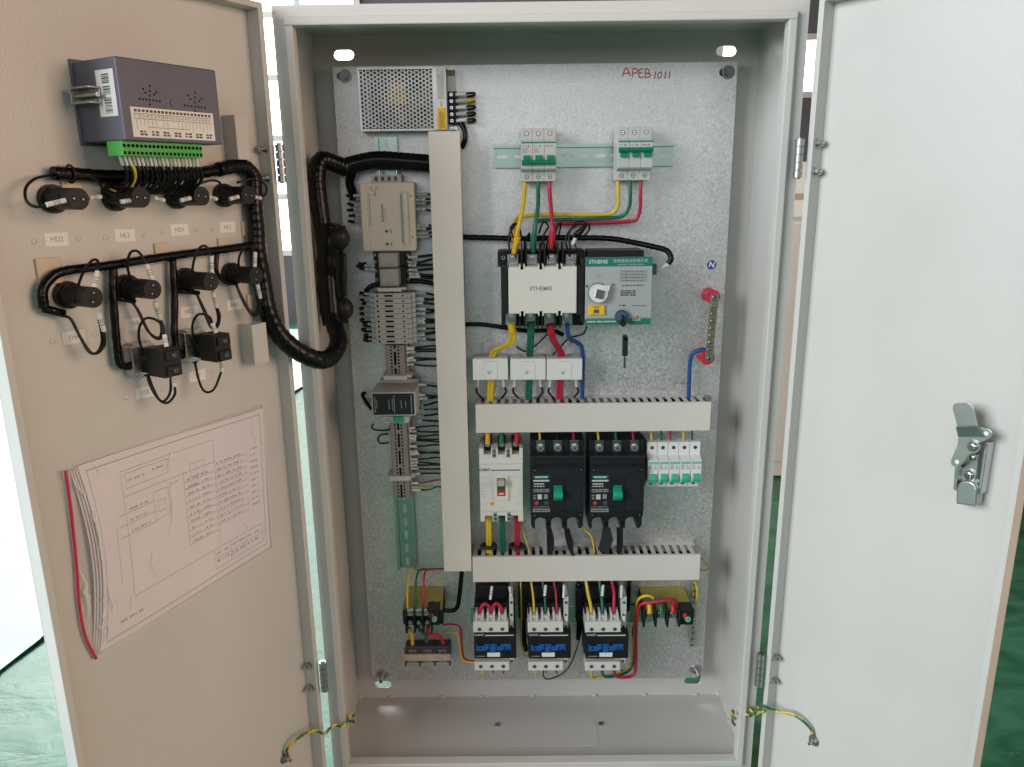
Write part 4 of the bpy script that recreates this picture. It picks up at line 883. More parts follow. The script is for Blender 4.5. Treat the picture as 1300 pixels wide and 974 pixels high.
# thin control wires tangled above the switch terminals
for i, pts in enumerate(([(655,330,60),(652,305,55),(648,290,50),(655,284,46),(660,292,44),(662,302,38)], [(683,330,60),(690,300,55),(696,288,50),(690,282,46),(684,296,40)], [(712,330,60),(704,310,55),(707,290,50),(712,284,46),(709,300,36)], [(724,326,62),(718,306,56),(724,292,50),(737,284,48),(742,290,44),(733,302,36)], [(732,318,60),(728,300,54),(738,290,50),(746,284,46),(748,292,40),(738,303,34)], [(668,330,60),(666,310,50),(672,296,46),(670,305,36)], [(697,330,60),(694,312,50),(700,298,46),(698,305,36)], [(647,322,58),(646,300,52),(653,287,48),(660,283,44),(657,292,40),(650,298,38)], [(726,322,60),(722,300,54),(730,284,50),(740,281,48),(744,287,44),(735,296,42),(728,301,36)])):
    cable('control_wire', 'thin black control wire curling '+('up beside the yellow lug of the transfer switch', 'between the green and red lugs of the transfer switch', 'behind the red lug of the transfer switch', 'over the fourth terminal of the transfer switch, wider loop', 'above the motor panel corner of the transfer switch', 'between the yellow and green lugs of the transfer switch', 'down just left of the red lug of the transfer switch', 'round the yellow cable above the transfer switch', 'in a knot above the fourth transfer switch terminal')[i], 'wire', pts, 1.6, 'wire_black', 'tangled control wires', 7)
for (a, b) in ((729, 307),):
    x, z = P(a, b, 58); solo(MB().cyl((x-3, -58, z-5), (x+2, -56, z+5), 3, 10), 'marker_sleeve', 'marker_white', PLATE, 'white marker sleeve on a wire above the transfer switch', 'sleeve')
# --- power cables from breakers to the switch
k = C(600, 140, 3.247)
def zc_(pts): return [(600+a/3.247, 140+b/3.247, d) for a, b, d in pts]
def lug(px, py, px2, py2, d, col, who):
    (ax, az), (bx_, bz_) = P(px, py, d), P(px2, py2, d-2)
    solo(MB().tube([(ax, -d, az), ((ax+bx_)/2, -d+1, (az+bz_)/2), (bx_, -d+2, bz_)], 5.2, 12, 5, radii=lambda t: 5.6-1.2*t), 'lug_sleeve', col, PLATE, who, 'sleeve', 'lug sleeves')
UP = [('yellow', [(215,285,40),(214,320,44),(206,400,56),(192,470,66),(180,520,66),(172,560,62)], [(598,285,40),(600,340,40),(600,390,36),(580,422,32),(540,430,30),(430,431,28),(280,431,26),(200,440,30),(176,455,36),(168,480,44),(168,540,54)]),
      ('green', [(268,285,40),(270,330,44),(269,400,56),(258,480,66),(250,540,66),(247,570,62)], [(650,285,40),(650,350,40),(645,400,36),(618,436,32),(560,444,30),(430,450,28),(320,452,26),(270,458,32),(258,490,44),(256,540,54)]),
      ('red', [(315,285,40),(318,340,44),(324,420,56),(330,490,66),(328,545,66),(326,575,62)], [(693,285,40),(692,350,40),(690,410,36),(672,452,32),(620,460,30),(500,464,28),(400,467,26),(350,470,32),(338,495,44),(334,545,54)])]
for i, (cn, a, b) in enumerate(UP):
    cable('power_cable', cn+' cable from the left rail breaker down to the transfer switch', 'cable', zc_(a), 3.3, 'wire_'+cn, 'power cables')
    cable('power_cable', cn+' cable bending from the right rail breaker across to the transfer switch', 'cable', zc_(b), 2.9, 'wire_'+cn, 'power cables')
    x0_, y0_ = ((186,520),(252,515),(328,500))[i]
    lug(600+x0_/3.247, 140+y0_/3.247, 600+(x0_-16 if i == 0 else x0_-3)/3.247, 140+(y0_+72)/3.247, 70, 'sleeve_'+cn, cn+' lug sleeve above the transfer switch terminal')
DN = [('yellow', [(649,411,62),(651,422,60),(650,433,52),(640,440,42),(629,445,30),(625,453,26),(624,470,24),(623,490,24),(622,515,22),(621,530,20)]),
      ('green', [(674,409,62),(674,425,58),(673,440,44),(672.5,455,28),(672,475,24),(671.5,495,24),(671,515,22),(671,530,20)]),
      ('red', [(698,412,62),(700,423,58),(703,433,48),(709,442,36),(713,451,28),(713,468,24),(711,490,24),(710,515,22),(709.5,530,20)])]
for cn, a in DN:
    ra = 4.6
    t = thing('power_cable', 'paired '+cn+' cable from the transfer switch through a current transformer', 'cable', PLATE, P(*a[-1][:2])[0], P(*a[-1][:2])[1], 'power cables')
    w = WP(a)
    for s in (-1, 0, 1): MB().tube([(x+s*3.1, y-.6*abs(s), z) for x, y, z in w], 2.7, 9, 7).build('strand', 'wire_'+cn, t)
    (p0, p1) = WP(a[:2]); MB().tube([p0, Vector(p0)*.5+Vector(p1)*.5, p1], 6.4, 12, 5).build('lug_sleeve', 'sleeve_'+cn, t)
cable('power_cable', 'blue neutral cable from the transfer switch down into the upper level duct', 'cable', [(720.5,411,62),(721,424,58),(724,431,46),(731,434,36),(738,440,28),(740,455,24),(739.5,480,22),(739,515,20),(739,530,18)], 3.6, 'wire_blue', 'power cables')
cable('power_cable', 'blue neutral cable from the brass neutral bar down to the upper level duct', 'cable', [(899,444,30),(888,445,30),(879.5,449,28),(876,460,24),(875,480,22),(874,512,20),(873.5,525,18)], 3.6, 'wire_blue', 'power cables')
# --- current transformers
c = C(590, 400, 6.088)
for i, (a0, a1) in enumerate(((60, 335), (352, 626), (634, 908))):
    x0, x1, z0, z1 = rbox(c, a0, 340, a1, 502, 50); nm = ('left', 'middle', 'right')[i]
    t = thing('current_transformer', 'white current transformer round the %s cable, %s of three' % (('yellow','green','red')[i], nm), 'transformer', PLATE, (x0+x1)/2, z0, 'current transformers')
    xm = (x0+x1)/2; q = MB(); q.bx(x0, x1, z0, z1, 34, 50); b = q.build('front_half', 'plastic_white', t, bev=1.2)
    q = MB(); q.bx(x0+1, x1-1, z0+2, z1-1.5, 4, 14); q.bx(x0+1, xm-11, z0+2, z1-1.5, 14, 33.8); q.bx(xm+11, x1-1, z0+2, z1-1.5, 14, 33.8); q.build('rear_half', 'plastic_lightgrey', t, bev=1)
    w = (x1-x0); e0, e1 = x0+w*.32, x0+w*.70; MB().bx(e0, e1, z0+1.5, z1-6, 50, 51).build('raised_panel', 'plastic_white', t, bev=.8)
    MB().bx(e0+1, e1-1, z1-5, z1-3.6, 49.5, 50.3).build('panel_seam', 'print_light', t)
    q = MB(); q.text('', 0, 0, 1, 0) if False else q.lines(e0+5, e1-8, z0+12, z0+17, 2, 51.1, 0, i, .6, .6); q.bx(e0+6, e0+10, z0+11, z0+13, 51, 51.4, 1); q.build('rating_mark', ['print_light', 'zinc'], t)
    for s in (0, 1): MB().bx(x0+w*.22-3+s*w*.5, x0+w*.22+4+s*w*.5, z1-2, z1+18, .3, 3).build('foot_tab', 'clear_plastic', t, bev=.5)
    for j, (sa, sb, ang) in enumerate(((.13, 508, -2), (.84, 508, 2))):
        sx = x0+w*sa; w_ = wire(t, [(sx+ang, -28, z0-16), (sx+ang*.6+(2 if j else -1)*2, -22, z0-28), (sx+(8 if j == 0 else -4), -15, z0-44), (sx+(10 if j == 0 else -2), -14, z0-60)], 1.7); sleeve(w_, (sx, -30, z0-1), (sx+ang, -28, z0-17), 2.6, marks=False)
# --- moulded case breakers
c = C(595, 545, 6.28)
x0, x1, z0, z1 = rbox(c, 80, 165, 437, 748, 70); w = x1-x0
t = thing('moulded_case_breaker', 'white moulded case breaker with grey toggle beside the tall duct', 'breaker', PLATE, (x0+x1)/2, z0)
pol = [(x0, z1)]
for f in (.19, .515, .835): pol += [(x0+w*(f-.085), z1), (x0+w*(f-.085), z1-11), (x0+w*(f+.085), z1-11), (x0+w*(f+.085), z1)]
pol += [(x1, z1), (x1, z0)]
for f in (.79, .49, .19): pol += [(x0+w*(f+.09), z0), (x0+w*(f+.09), z0+11), (x0+w*(f-.09), z0+11), (x0+w*(f-.09), z0)]
pol += [(x0, z0)]
MB().prism(pol, .4, 64).build('case', 'plastic_ivory', t, bev=.8)
zf1, zf0 = c(200, 280, 68)[1], c(200, 655, 68)[1]; fc = MB().bx(x0+.4, x1-.4, zf0, zf1, 64.05, 69).build('face_cover', 'plastic_ivory', t, bev=1)
q = MB(); q.text('CHINT', *c(128, 327, 70), 6.2, 69.25, 0, bold=.035, sx=1.0); a0, a1, b0, b1 = rbox(c, 178, 325, 412, 331, 70); q.bx(a0, a1, b0, b1, 68.9, 69.3)
q.build('lettering', 'print_blue', fc, label='dark blue lettering CHINT with a line')
q = MB(); 
for (a, b, a2, b2, rws, sd) in ((95,378,190,390,1,1),(120,402,170,412,1,2),(95,420,150,552,6,3),(180,410,205,560,8,4),(330,372,425,390,1,5),(330,405,345,540,8,6),(400,405,425,540,8,7),(100,588,158,600,1,8),(330,535,400,545,1,9),(385,575,430,612,3,10),(230,630,300,638,1,11)):
    u0, u1, v0, v1 = rbox(c, a, b, a2, b2, 70); q.lines(u0, u1, v0, v1, rws, 69.2, 0, sd, .7, .4)
x, z = c(186, 597, 70); q.dcyl(x, z, 69, 69.3, 3.6, 16, None, 1); q.build('face_print', ['print_light', 'orange'], fc)
u0, u1, v0, v1 = rbox(c, 205, 372, 320, 568, 70); tf = MB().bx(u0, u1, v0, v1, 69.05, 72).build('toggle_frame', 'plastic_ivory', t, bev=1)
u0, u1, v0, v1 = rbox(c, 225, 390, 293, 532, 72); MB().bx(u0, u1, v0, v1, 72, 72.25).build('toggle_slot', 'dark_steel', tf)
MB().bx(u0+1, u1-1, v0+(v1-v0)*.68, v1-.6, 72.2, 84).build('toggle', 'plastic_grey', tf, bev=1); MB().bx(u0, u1, v0, v0+(v1-v0)*.28, 72.1, 72.6).build('red_window', 'print_red', tf); MB().bx(u0+3, u1-3, v0+3, v0+5, 72.6, 72.8).build('status_mark', 'print_white', tf)
for f in (.345, .665):
    for zz in (z1-8, z0+9):
        q = MB(); q.bx(x0+w*f-3, x0+w*f+3, zz-8, zz+8, 64, 64.6); q.dcyl(x0+w*f, zz-3.5, 64.5, 65.2, 2.6, 12, None, 1); q.dcyl(x0+w*f, zz+3.5, 64.5, 65.2, 2.2, 12, None, 1); q.build('fixing_slot', ['print_grey', 'dark_steel'], t)
for i, f in enumerate((.19, .515, .835)):
    xx = x0+w*f; q = MB(); q.bx(xx-7, xx+7, z1-11, z1+9, 20, 42); q.build('terminal_pocket', 'plastic_black', t)
    q = MB(); q.dcyl(xx, z1+1, 42, 46, 4.6, 14); q.dcyl(xx, z1+1, 46, 48, 2.6, 6); q.build('terminal_screw', 'steel', t, bev=.4, seg=1)
for i, (cn, a, b) in enumerate((('yellow', 152, 160), ('green', 262, 268), ('red', 385, 386))):
    cable('power_cable', cn+' cable entering the top of the white moulded case breaker', 'cable', [(595+a/6.28, 535, 40), (595+a/6.28, 550, 42), (595+a/6.28-.3, 564, 44)], 4.4, 'sleeve_'+cn, 'power cables')
    pts = [(595+b/6.28, 652, 40), (595+b/6.28, 672, 42), (595+b/6.28+.3, 694, 38), (595+b/6.28+.3, 706, 34)]
    t2 = thing('power_cable', 'paired '+cn+' cable leaving the bottom of the white moulded case breaker', 'cable', PLATE, P(*pts[-1][:2])[0], P(*pts[-1][:2])[1], 'power cables')
    for s in (-1, 1): MB().tube([(x+s*2.3, y, z) for x, y, z in WP(pts)], 2.9, 9, 6).build('strand', 'wire_'+cn, t2)
    if cn != 'green':
        x, z = P(595+b/6.28, 693, 40); MB().tube([(x+12*math.cos(g), -40-9*math.sin(g), z) for g in [j*math.pi/8 for j in range(17)]], 3.4, 8, 2).build('grommet', 'rubber_black', t2)
def mccb(cc, a0, a1, label, side):
    x0, x1, z0, z1 = rbox(cc, a0, 300, a1, 660, 78); w = x1-x0; zt = cc((a0+a1)/2, 85, 55)[1]; zfl = cc((a0+a1)/2, 795, 60)[1]; zb = cc((a0+a1)/2, 700, 72)[1]
    t = thing('moulded_case_breaker', label, 'breaker', PLATE, (x0+x1)/2, zfl, 'black moulded case breakers')
    pol = [(x0, zt), (x1, zt), (x1, zfl+6), (x1-3, zfl), (x1-8, zfl)]
    for f in (.80, .49, .18):
        xc = x0+w*f; r = w*.105
        for g in range(9): a = g*math.pi/8; pol.append((xc+r*math.cos(a), zfl+13+ (r*.8)*math.sin(a))) if g not in (0, 8) else pol.extend([(xc+r*math.cos(a), zfl)] if False else ([(xc+r, zfl), (xc+r, zfl+13)] if g == 0 else [(xc-r, zfl+13), (xc-r, zfl)]))
    pol += [(x0+3, zfl), (x0, zfl+6)]
    MB().prism(pol, .4, 58).build('case', 'mccb_black', t, bev=1)
    q = MB(); zs = z1+16; q.prof([(57.9, zb-2), (72, zb), (72, zs), (62, zs+3), (57.9, zs+3)], x0+.6, x1-.6); q.build('middle_housing', 'mccb_black', t, bev=1.2)
    fc = MB().prof([(71.8, z0), (78, z0+1), (78, z1-3), (75, z1), (71.8, z1)], x0+1, x1-1).build('front_cover', 'mccb_panel', t, bev=1)
    for (a, b) in ((.07, z1-6), (.93, z1-6), (.07, z0-8), (.93, z0-8)):
        d_ = 78 if b > z0 else 72; q = MB(); q.dcyl(x0+w*a, b, d_-.2, d_+.2, 4, 14); q.dcyl(x0+w*a, b, d_+.1, d_+.3, 2.4, 8, None, 1); q.build('cover_screw', ['hole', 'dark_steel'], t)
    H = z1-z0
    q = MB(); lx0, lx1 = x0+w*.03, x0+w*.35
    q.prism([(lx0, z1-H*.19), (lx1, z1-H*.19), (lx1-3, z1-H*.255), (lx0+3, z1-H*.255)], 77.9, 78.3, 0)
    q.bx(lx0+1, lx1-1, z1-H*.32, z1-H*.285, 77.9, 78.25, 1)
    q.lines(lx0+2, lx1-2, z1-H*.45, z1-H*.345, 2, 78.25, 1, 3, .6, .5)
    q.bx(lx0+1, lx1-1, z1-H*.55, z1-H*.485, 77.9, 78.25, 2); q.lines(lx0+2, lx1-2, z1-H*.545, z1-H*.49, 1, 78.4, 3, 5, 1, .6)
    q.bx(lx0+w*.09, lx0+w*.17, z1-H*.71, z1-H*.6, 77.9, 78.25, 1); q.bx(lx0+w*.21, lx0+w*.28, z1-H*.7, z1-H*.6, 77.9, 78.25, 2); q.lines(lx0+1, lx0+w*.07, z1-H*.72, z1-H*.6, 3, 78.25, 2, 6)
    q.dcyl(lx0+w*.07, z1-H*.79, 77.9, 78.6, 3.4, 14, None, 4); q.bx(lx0+w*.22, lx0+w*.29, z1-H*.83, z1-H*.75, 77.9, 78.2, 3); q.lines(lx0+1, lx1-1, z1-H*.89, z1-H*.86, 1, 78.2, 2, 8, 1, .5)
    q.bx(lx0, lx1, z1-H*.99, z1-H*.915, 77.9, 78.3, 2); q.lines(lx0+2, lx1-2, z1-H*.975, z1-H*.93, 1, 78.4, 3, 9, 1, .7)
    q.lines(lx0+4, lx1-4, z1-H*.245, z1-H*.2, 1, 78.4, 1, 10, 1, .7)
    q.build('rating_plate', ['green_teal', 'print_light', 'print_grey', 'print_dark', 'print_red'], fc)
    MB().bx(x0+w*.37, x0+w*.64, z0+2, z1-H*.2, 78.02, 79.4).build('toggle_surround', 'mccb_black', fc, bev=.6); MB().bx(x0+w*.66, x1-6, z0+3, z1-H*.2, 78.02, 78.8).build('side_panel', 'mccb_panel', fc, bev=.5)
    xt = x0+w*.50; MB().bx(xt-7, xt+7, z1-H*.73, z1-H*.40, 79.3, 79.7).build('toggle_slot', 'green_dark', fc)
    MB().prof([(79.5, z1-H*.70), (84, z1-H*.70), (93, z1-H*.60), (95, z1-H*.535), (91, z1-H*.50), (79.5, z1-H*.46)], xt-7.4, xt+7.4).build('toggle', 'green_bright', fc, bev=.8)
    for i, f in enumerate((.185, .505, .82)):
        xx, zz = x0+w*f, cc(0, 160, 66)[1]
        q = MB(); q.dcyl(xx+1, zz-8, 57.6, 58.4, 7.5, 18); q.build('pocket', 'dark_steel', t)
        q = MB(); q.bx(xx-7, xx+7, zz-4, zt+1, 57, 60); q.build('terminal_tab', 'dark_steel', t, bev=.6)
        q = MB(); q.dcyl(xx, zz, 60, 61.5, 6.4, 16); q.dcyl(xx, zz, 61.5, 67, 4.9, 18); q.dcyl(xx, zz, 67, 67.3, 2.4, 6, None, 1); q.build('terminal_bolt', ['steel', 'dark_steel'], t, bev=.5, seg=1)
        col = ('wire_yellow', 'wire_green', 'wire_red')[i]
        wire(t, [(xx-1, -58, zz+6), (xx-1, -50, zz+16), (xx-2, -36, zz+32), (xx-2, -30, zz+50)], 1.9 if i != 1 else 2.4, col if i != 1 or side else 'wire_black')
        if i < 2: q = MB(); xh = x0+w*(.335+.315*i); q.dcyl(xh, cc(0, 205, 60)[1], 57.8, 58.3, 3.6, 14); q.dcyl(xh, zfl+9, 57.8, 58.2, 3.2, 12); q.build('case_hole', 'hole', t)
    return x0, x1, zfl, t, w
x0, x1, zfl, t, w = mccb(C(595, 545, 6.28), 497, 922, 'black moulded case breaker with green toggle, next to the white one', False)
def barrier(t, pts):                          # hanging phase barrier: a thin tapering plate, turned a little
    xs = [p[0] for p in pts]; x0_, x1_ = min(xs), max(xs); v = []
    for (a, b) in pts:
        d = 44+14*(a-x0_)/(x1_-x0_); x, z = P(a, b, d); v.append((x, -d, z))
    n = len(v); v += [(x-.4, y+1.6, z) for x, y, z in v]
    f = [tuple(range(n-1, -1, -1)), tuple(range(n, 2*n))] + [(i, (i+1) % n, n+(i+1) % n, n+i) for i in range(n)]
    MB().add(v, f).build('phase_barrier', 'mccb_black', t)
barrier(t, [(694,670),(700,670),(703.5,684),(703.5,697),(698.6,711),(694.5,692)]); barrier(t, [(716,671),(723,671),(728,689),(728,711),(721.5,697),(718,684)])
x0, x1, zfl, t, w = mccb(C(676, 545, 6.28), 458, 890, 'black moulded case breaker with green toggle, next to the slim breakers', True)
barrier(t, [(765,671),(775,670),(778.5,686),(770,711),(759.5,697),(763.5,684)]); barrier(t, [(783,670),(791,670),(791,692),(788,711),(783.5,697)])
cable('earth_lead', 'thin yellow-green wires rising from the lower duct between the black breakers', 'wire', [(738,662,20),(742,672,22),(750,680,30),(753,690,40),(755,703,40)], 1.7, 'wire_yellow')
cable('earth_lead', 'thin yellow wire hanging beside the white moulded case breaker', 'wire', [(661,662,30),(664,675,34),(669,690,38),(672,702,38)], 1.3, 'wire_yellow')
cable('earth_lead', 'yellow-green wire ends poking out of the lower duct right end', 'wire', [(880,722,20),(893,724,24),(900,722,26),(897,715,28),(890,709,28)], 1.5, 'wire_yellow')
# --- switching power supply
PD = 34
x0, z1 = P(453.5, 86, PD); x1, z0 = P(568, 165.5, PD)
t = thing('power_supply', 'power supply with perforated steel cover in the plate upper left corner', 'power supply', PLATE, (x0+x1)/2, z0)
q = MB(); q.bx(x0-1.5, x1+13, z0, z1, .3, 1.6); q.bx(x0-.2, x0+1, z0, z1, 1.6, PD-1); q.bx(x0+1, x1, z1-1.2, z1, 1.6, PD-1.2); q.bx(x0+1, x1+13, z0, z0+1.2, 1.6, PD-1.2); q.build('chassis', 'perf_steel', t, bev=.3)
px1_ = P(551.5, 120, PD)[0]
def perforated(x0, x1, z0, z1, d):
    q = MB(); p = 6.05; r = 2.15; cw = p*.866; n = int((x1-x0-4)/cw); m = int((z1-z0-4)/p)
    ox, oz = x0+(x1-x0-n*cw)/2+cw/2, z0+(z1-z0-(m+.5)*p)/2+p/2
    for i in range(n):
        for j in range(m):
            cx, cz = ox+i*cw, oz+j*p+(p/2 if i % 2 else 0); v = []
            for g in range(12):
                a = g*math.pi/6; rr = p/math.sqrt(3)/math.cos((a+math.pi/6) % (math.pi/3)-math.pi/6) * math.cos(math.pi/6)
                v.append((cx+rr*math.cos(a), -d, cz+rr*math.sin(a)))
            for g in range(12): a = g*math.pi/6; v.append((cx+r*math.cos(a), -d, cz+r*math.sin(a)))
            for g in range(12): a = g*math.pi/6; v.append((cx+r*math.cos(a), -d+1, cz+r*math.sin(a)))
            q.add(v, [(g, (g+1)%12, 12+(g+1)%12, 12+g) for g in range(12)] + [(12+g, 12+(g+1)%12, 24+(g+1)%12, 24+g) for g in range(12)])
    X0, X1, Z0, Z1 = ox-cw*.5, ox+(n-.5)*cw, oz-p*.3, oz+(m-.2)*p
    q.bx(x0, X0, z0, z1, d-.9, d-.05); q.bx(X1, x1, z0, z1, d-.9, d-.05); q.bx(X0, X1, z0, Z0, d-.9, d-.05); q.bx(X0, X1, Z1, z1, d-.9, d-.05)
    return q
perforated(x0, px1_, z0, z1, PD).build('perforated_cover', 'perf_steel', t)
MB().bx(px1_, x1, z0+1.3, z1-1.3, PD-1.2, PD-.1).build('cover_margin', 'perf_steel', t)
MB().bx(x0+3, px1_, z0+3, z1-3, 1.7, 4).build('circuit_board', 'pcb_inside', t)
for (a, b, w, h, dd, mm) in ((.24,.72,20,16,24,'print_blue'), (.5,.6,26,30,26,'yellow_label'), (.75,.75,16,18,22,'plastic_black'), (.8,.3,18,14,22,'plastic_black'), (.3,.25,26,12,18,'plastic_black'), (.55,.2,12,12,26,'dark_steel'), (.1,.5,8,60,25,'dark_steel')):
    X, Z = x0+(px1_-x0)*a, z0+(z1-z0)*b; MB().bx(X-w/2, X+w/2, Z-h/2, Z+h/2, 4, dd).build('internal_component', mm, t, bev=1)
lx0, lx1 = P(552.5, 120, PD)[0]+2, x1-1
q = MB(); zm_ = P(560, 137, PD)[1]; q.bx(lx0, lx1, zm_, z1-2, PD-.05, PD+.2, 0); q.bx(lx0, lx1, z0+1, zm_, PD-.05, PD+.2, 1); q.lines(lx0+2, lx1-2, zm_+12, z1-5, 6, PD+.35, 2, 4, .8, .4, True); q.lines(lx0+3, lx1-3, z0+4, zm_-4, 5, PD+.35, 3, 5, .8, .4, True); q.lines(lx0+5, lx1-5, zm_+2, zm_+12, 3, PD+.35, 4, 7, .5, .5, True)
q.build('rating_label', ['label_paper', 'yellow_label', 'print_grey', 'print_dark', 'print_red'], t)
MB().bx(x1+.3, x1+12, z0+17, z1-1, 1.7, 5).build('board_edge', 'pcb_inside', t); MB().bx(x1+.6, x1+12, z0+48, z1-10, 5, 8).build('adjuster_card', 'label_paper', t); xx = x1+6; MB().dcyl(xx, z0+55, 8, 11, 3.4, 12).build('adjuster', 'print_red', t)
cz = C(380, 40, 4.869)
za, zb = cz(950, 370, 16)[1], cz(950, 572, 16)[1]
MB().bx(x1+.4, x1+15, zb, za, 5, 15).build('terminal_strip', 'plastic_black', t, bev=.5)
for i in range(5):
    z = zb+(za-zb)*(i+.5)/5; screw(t, x1+6, z, 15, 3); 
    if i: MB().bx(x1+.5, x1+15, z-(za-zb)/10-.6, z-(za-zb)/10+.6, 15, 19).build('terminal_divider', 'plastic_black', t)
    o_ = MB().cyl((x1+13, -16, z), (x1+29, -18, z+.8), 2.7, 10).build('marker_sleeve', 'marker_grey' if i % 2 else 'marker_white', t)
    col = 'wire_yellow' if i == 3 else 'wire_black'
    wire(t, [(x1+28, -18, z+.8), (x1+36, -19, z+1.5), (x1+42, -16, z+1.4), (x1+40, -10, z-1), (x1+30, -6, z-2)], 1.9, col)
MB().bx(x1+.3, x1+14, z0+.1, z0+7, 1.7, 12).build('corner_bracket', 'zinc', t, bev=.4); screw(t, x1+7, z0+3.6, 12, 3)
wire(t, [(x1+16, -12, zb+6), (x1+24, -16, zb-6), (x1+26, -18, zb-22), (x1+20, -16, zb-36)], 4.2, 'wrap_black', 'supply_lead')
# --- cream logic module on the upright rail
c = C(440, 180, 6.492); D = 46
x0, z1 = P(455, 232, D); x1, z0 = P(529, 319, D)
t = thing('logic_module', 'cream rectangular logic module on the upright rail below the cable bundle', 'module', PLATE, (x0+x1)/2, z0)
bd = MB().bx(x0, x1, z0, z1, 9, D).build('housing', 'plastic_cream', t, bev=3.4, seg=3)
MB().bx(x0+2, x0+11, z0+6, z1-10, D, D+1).build('cover_strip', 'plastic_cream', t, bev=.6); MB().bx(x0+12.2, x0+12.9, z0+3, z1-3, D, D+.3).build('groove', 'plastic_grey', t)
MB().bx(x1-18, x1-11, z0+10, z1-13, D, D+3.2).build('raised_ridge', 'plastic_cream', t, bev=.8); MB().bx(x1-10.4, x1-8.6, z0+12, z1-14, D, D+.4).build('groove', 'plastic_grey', t)
q = MB(); q.lines(x0+14, x0+17, z0+40, z1-16, 1, D+.3, 0, 2, .9, .5, True); q.lines(x1-23, x1-19.5, z0+14, z1-16, 1, D+.3, 0, 3, 1, .5, True)
a, b = c(305, 590, D); q.lines(a-3.5, a+.5, b-13, b+13, 1, D+.3, 0, 4, 1, .8, True); q.lines(a+1.5, a+4, b-9, b+8, 1, D+.3, 0, 5, 1, .6, True)
for (u, v) in ((365,738), (370,843)): a, b = c(u, v, D); q.lines(a-1.5, a+1.5, b-3, b+3, 1, D+.3, 0, 6, 1, .8, True)
a, b = c(215, 405, D); q.add(*[(lambda m: (m.v, m.f))(MB().tube([(a-1, -D-.2, b+7), (a-2, -D-.2, b+2), (a+3, -D-.2, b-1), (a+4, -D-.2, b-7), (a, -D-.2, b-5)], .7, 5, 4))][0], 0); q.lines(a+4, a+8, b+1, b+7, 2, D+.3, 0, 8, 1, .5, True)
q.build('face_print', 'print_grey', t)
for (u, v) in ((330,738), (336,843)): a, b = c(u, v, D); MB().dcyl(a, b, D-.1, D+.6, 2.3, 14).build('indicator', 'print_dark', t)
for (u, v) in ((527,447), (546,788)): a, b = c(u, v, D); MB().dcyl(a, b, D-.1, D+.3, 1.2, 10).build('fixing_hole', 'hole', t)
a, b = c(310, 590, D); MB().tube([(a+16*math.cos(g), -D-.05, b+16*math.sin(g)) for g in [i*math.pi/12 for i in range(25)]], .28, 5, 1).build('embossed_ring', 'plastic_cream', t)
a0, a1, b0, b1 = rbox(c, 205, 277, 450, 330, 34); q = MB(); q.bx(a0, a1, b0-6, b1, 9, 34); q.build('connector', 'plastic_grey', t, bev=.5)
for i in range(4): X = a0+(a1-a0)*(.1+.22*i); MB().bx(X, X+5, b0+1.5, b1-2, 33.8, 34.3).build('connector_hole', 'print_dark', t)
for (u, v) in ((268,262), (410,262)): a, b = c(u, v, 26); MB().cyl((a, -22, b-4), (a, -22, b+5), 2, 8).build('ferrule', 'steel', t)
def fan(t, x, zs, side, depth, slv=13, reach=20, drop=0, seed=0, thick=1.7, loop=False, mats=None):
    """marker sleeves leaving a device sideways, the wires behind them going on to the duct or curling back"""
    rd = random.Random(seed)
    for i, z in enumerate(zs):
        j = rd.uniform(-1.5, 1.5); s = side; ln_ = slv+rd.uniform(-3, 3)
        a = (x, -depth, z); b = (x+s*ln_, -depth+1, z+j)
        m = mats[i] if mats else 'wire_black'
        if s > 0:
            xe = -158; xs_ = b[0]; sag = rd.uniform(-4, 4); dd_ = rd.uniform(-10, 4)
            pts = [b, (xs_+(xe-xs_)*.3, -depth+1, z+j+sag*.5), (xs_+(xe-xs_)*.65, -depth+3, z+drop*.6+sag), (xe, -depth+dd_*.4, z+drop+sag*.7)]
        elif loop: pts = [b, (x+s*(ln_+6), -depth+2, z+j+1), (x+s*(ln_+9), -depth+8, z+j-3), (x+s*(ln_+4), -depth+14, z+j-6), (x+s*4, -depth+20, z+j-6)]
        else: pts = [b, (x+s*(ln_+6), -depth+2, z+j*1.6+rd.uniform(-1, 1)), (x+s*(ln_+reach*.6), -depth+5, z+j+drop*.6+rd.uniform(-2, 2)), (x+s*(ln_+reach), -depth+8, z+drop+rd.uniform(-2, 2))]
        w = wire(t, pts, thick, m)
        sleeve(w, a, b, 2.3, 'marker_white' if rd.random() < .75 else 'marker_grey', marks=rd.random() < .6)
fan(t, x0+1, [c(60, v, 30)[1] for v in (440, 478, 520, 562, 605, 650)], -1, 30, 11, 12, 0, 1, 2.4)
fan(t, x1-1, [c(600, v, 30)[1] for v in (437, 480, 508, 556, 690, 715, 760, 785)], 1, 30, 17, 12, 0, 2, 1.8)
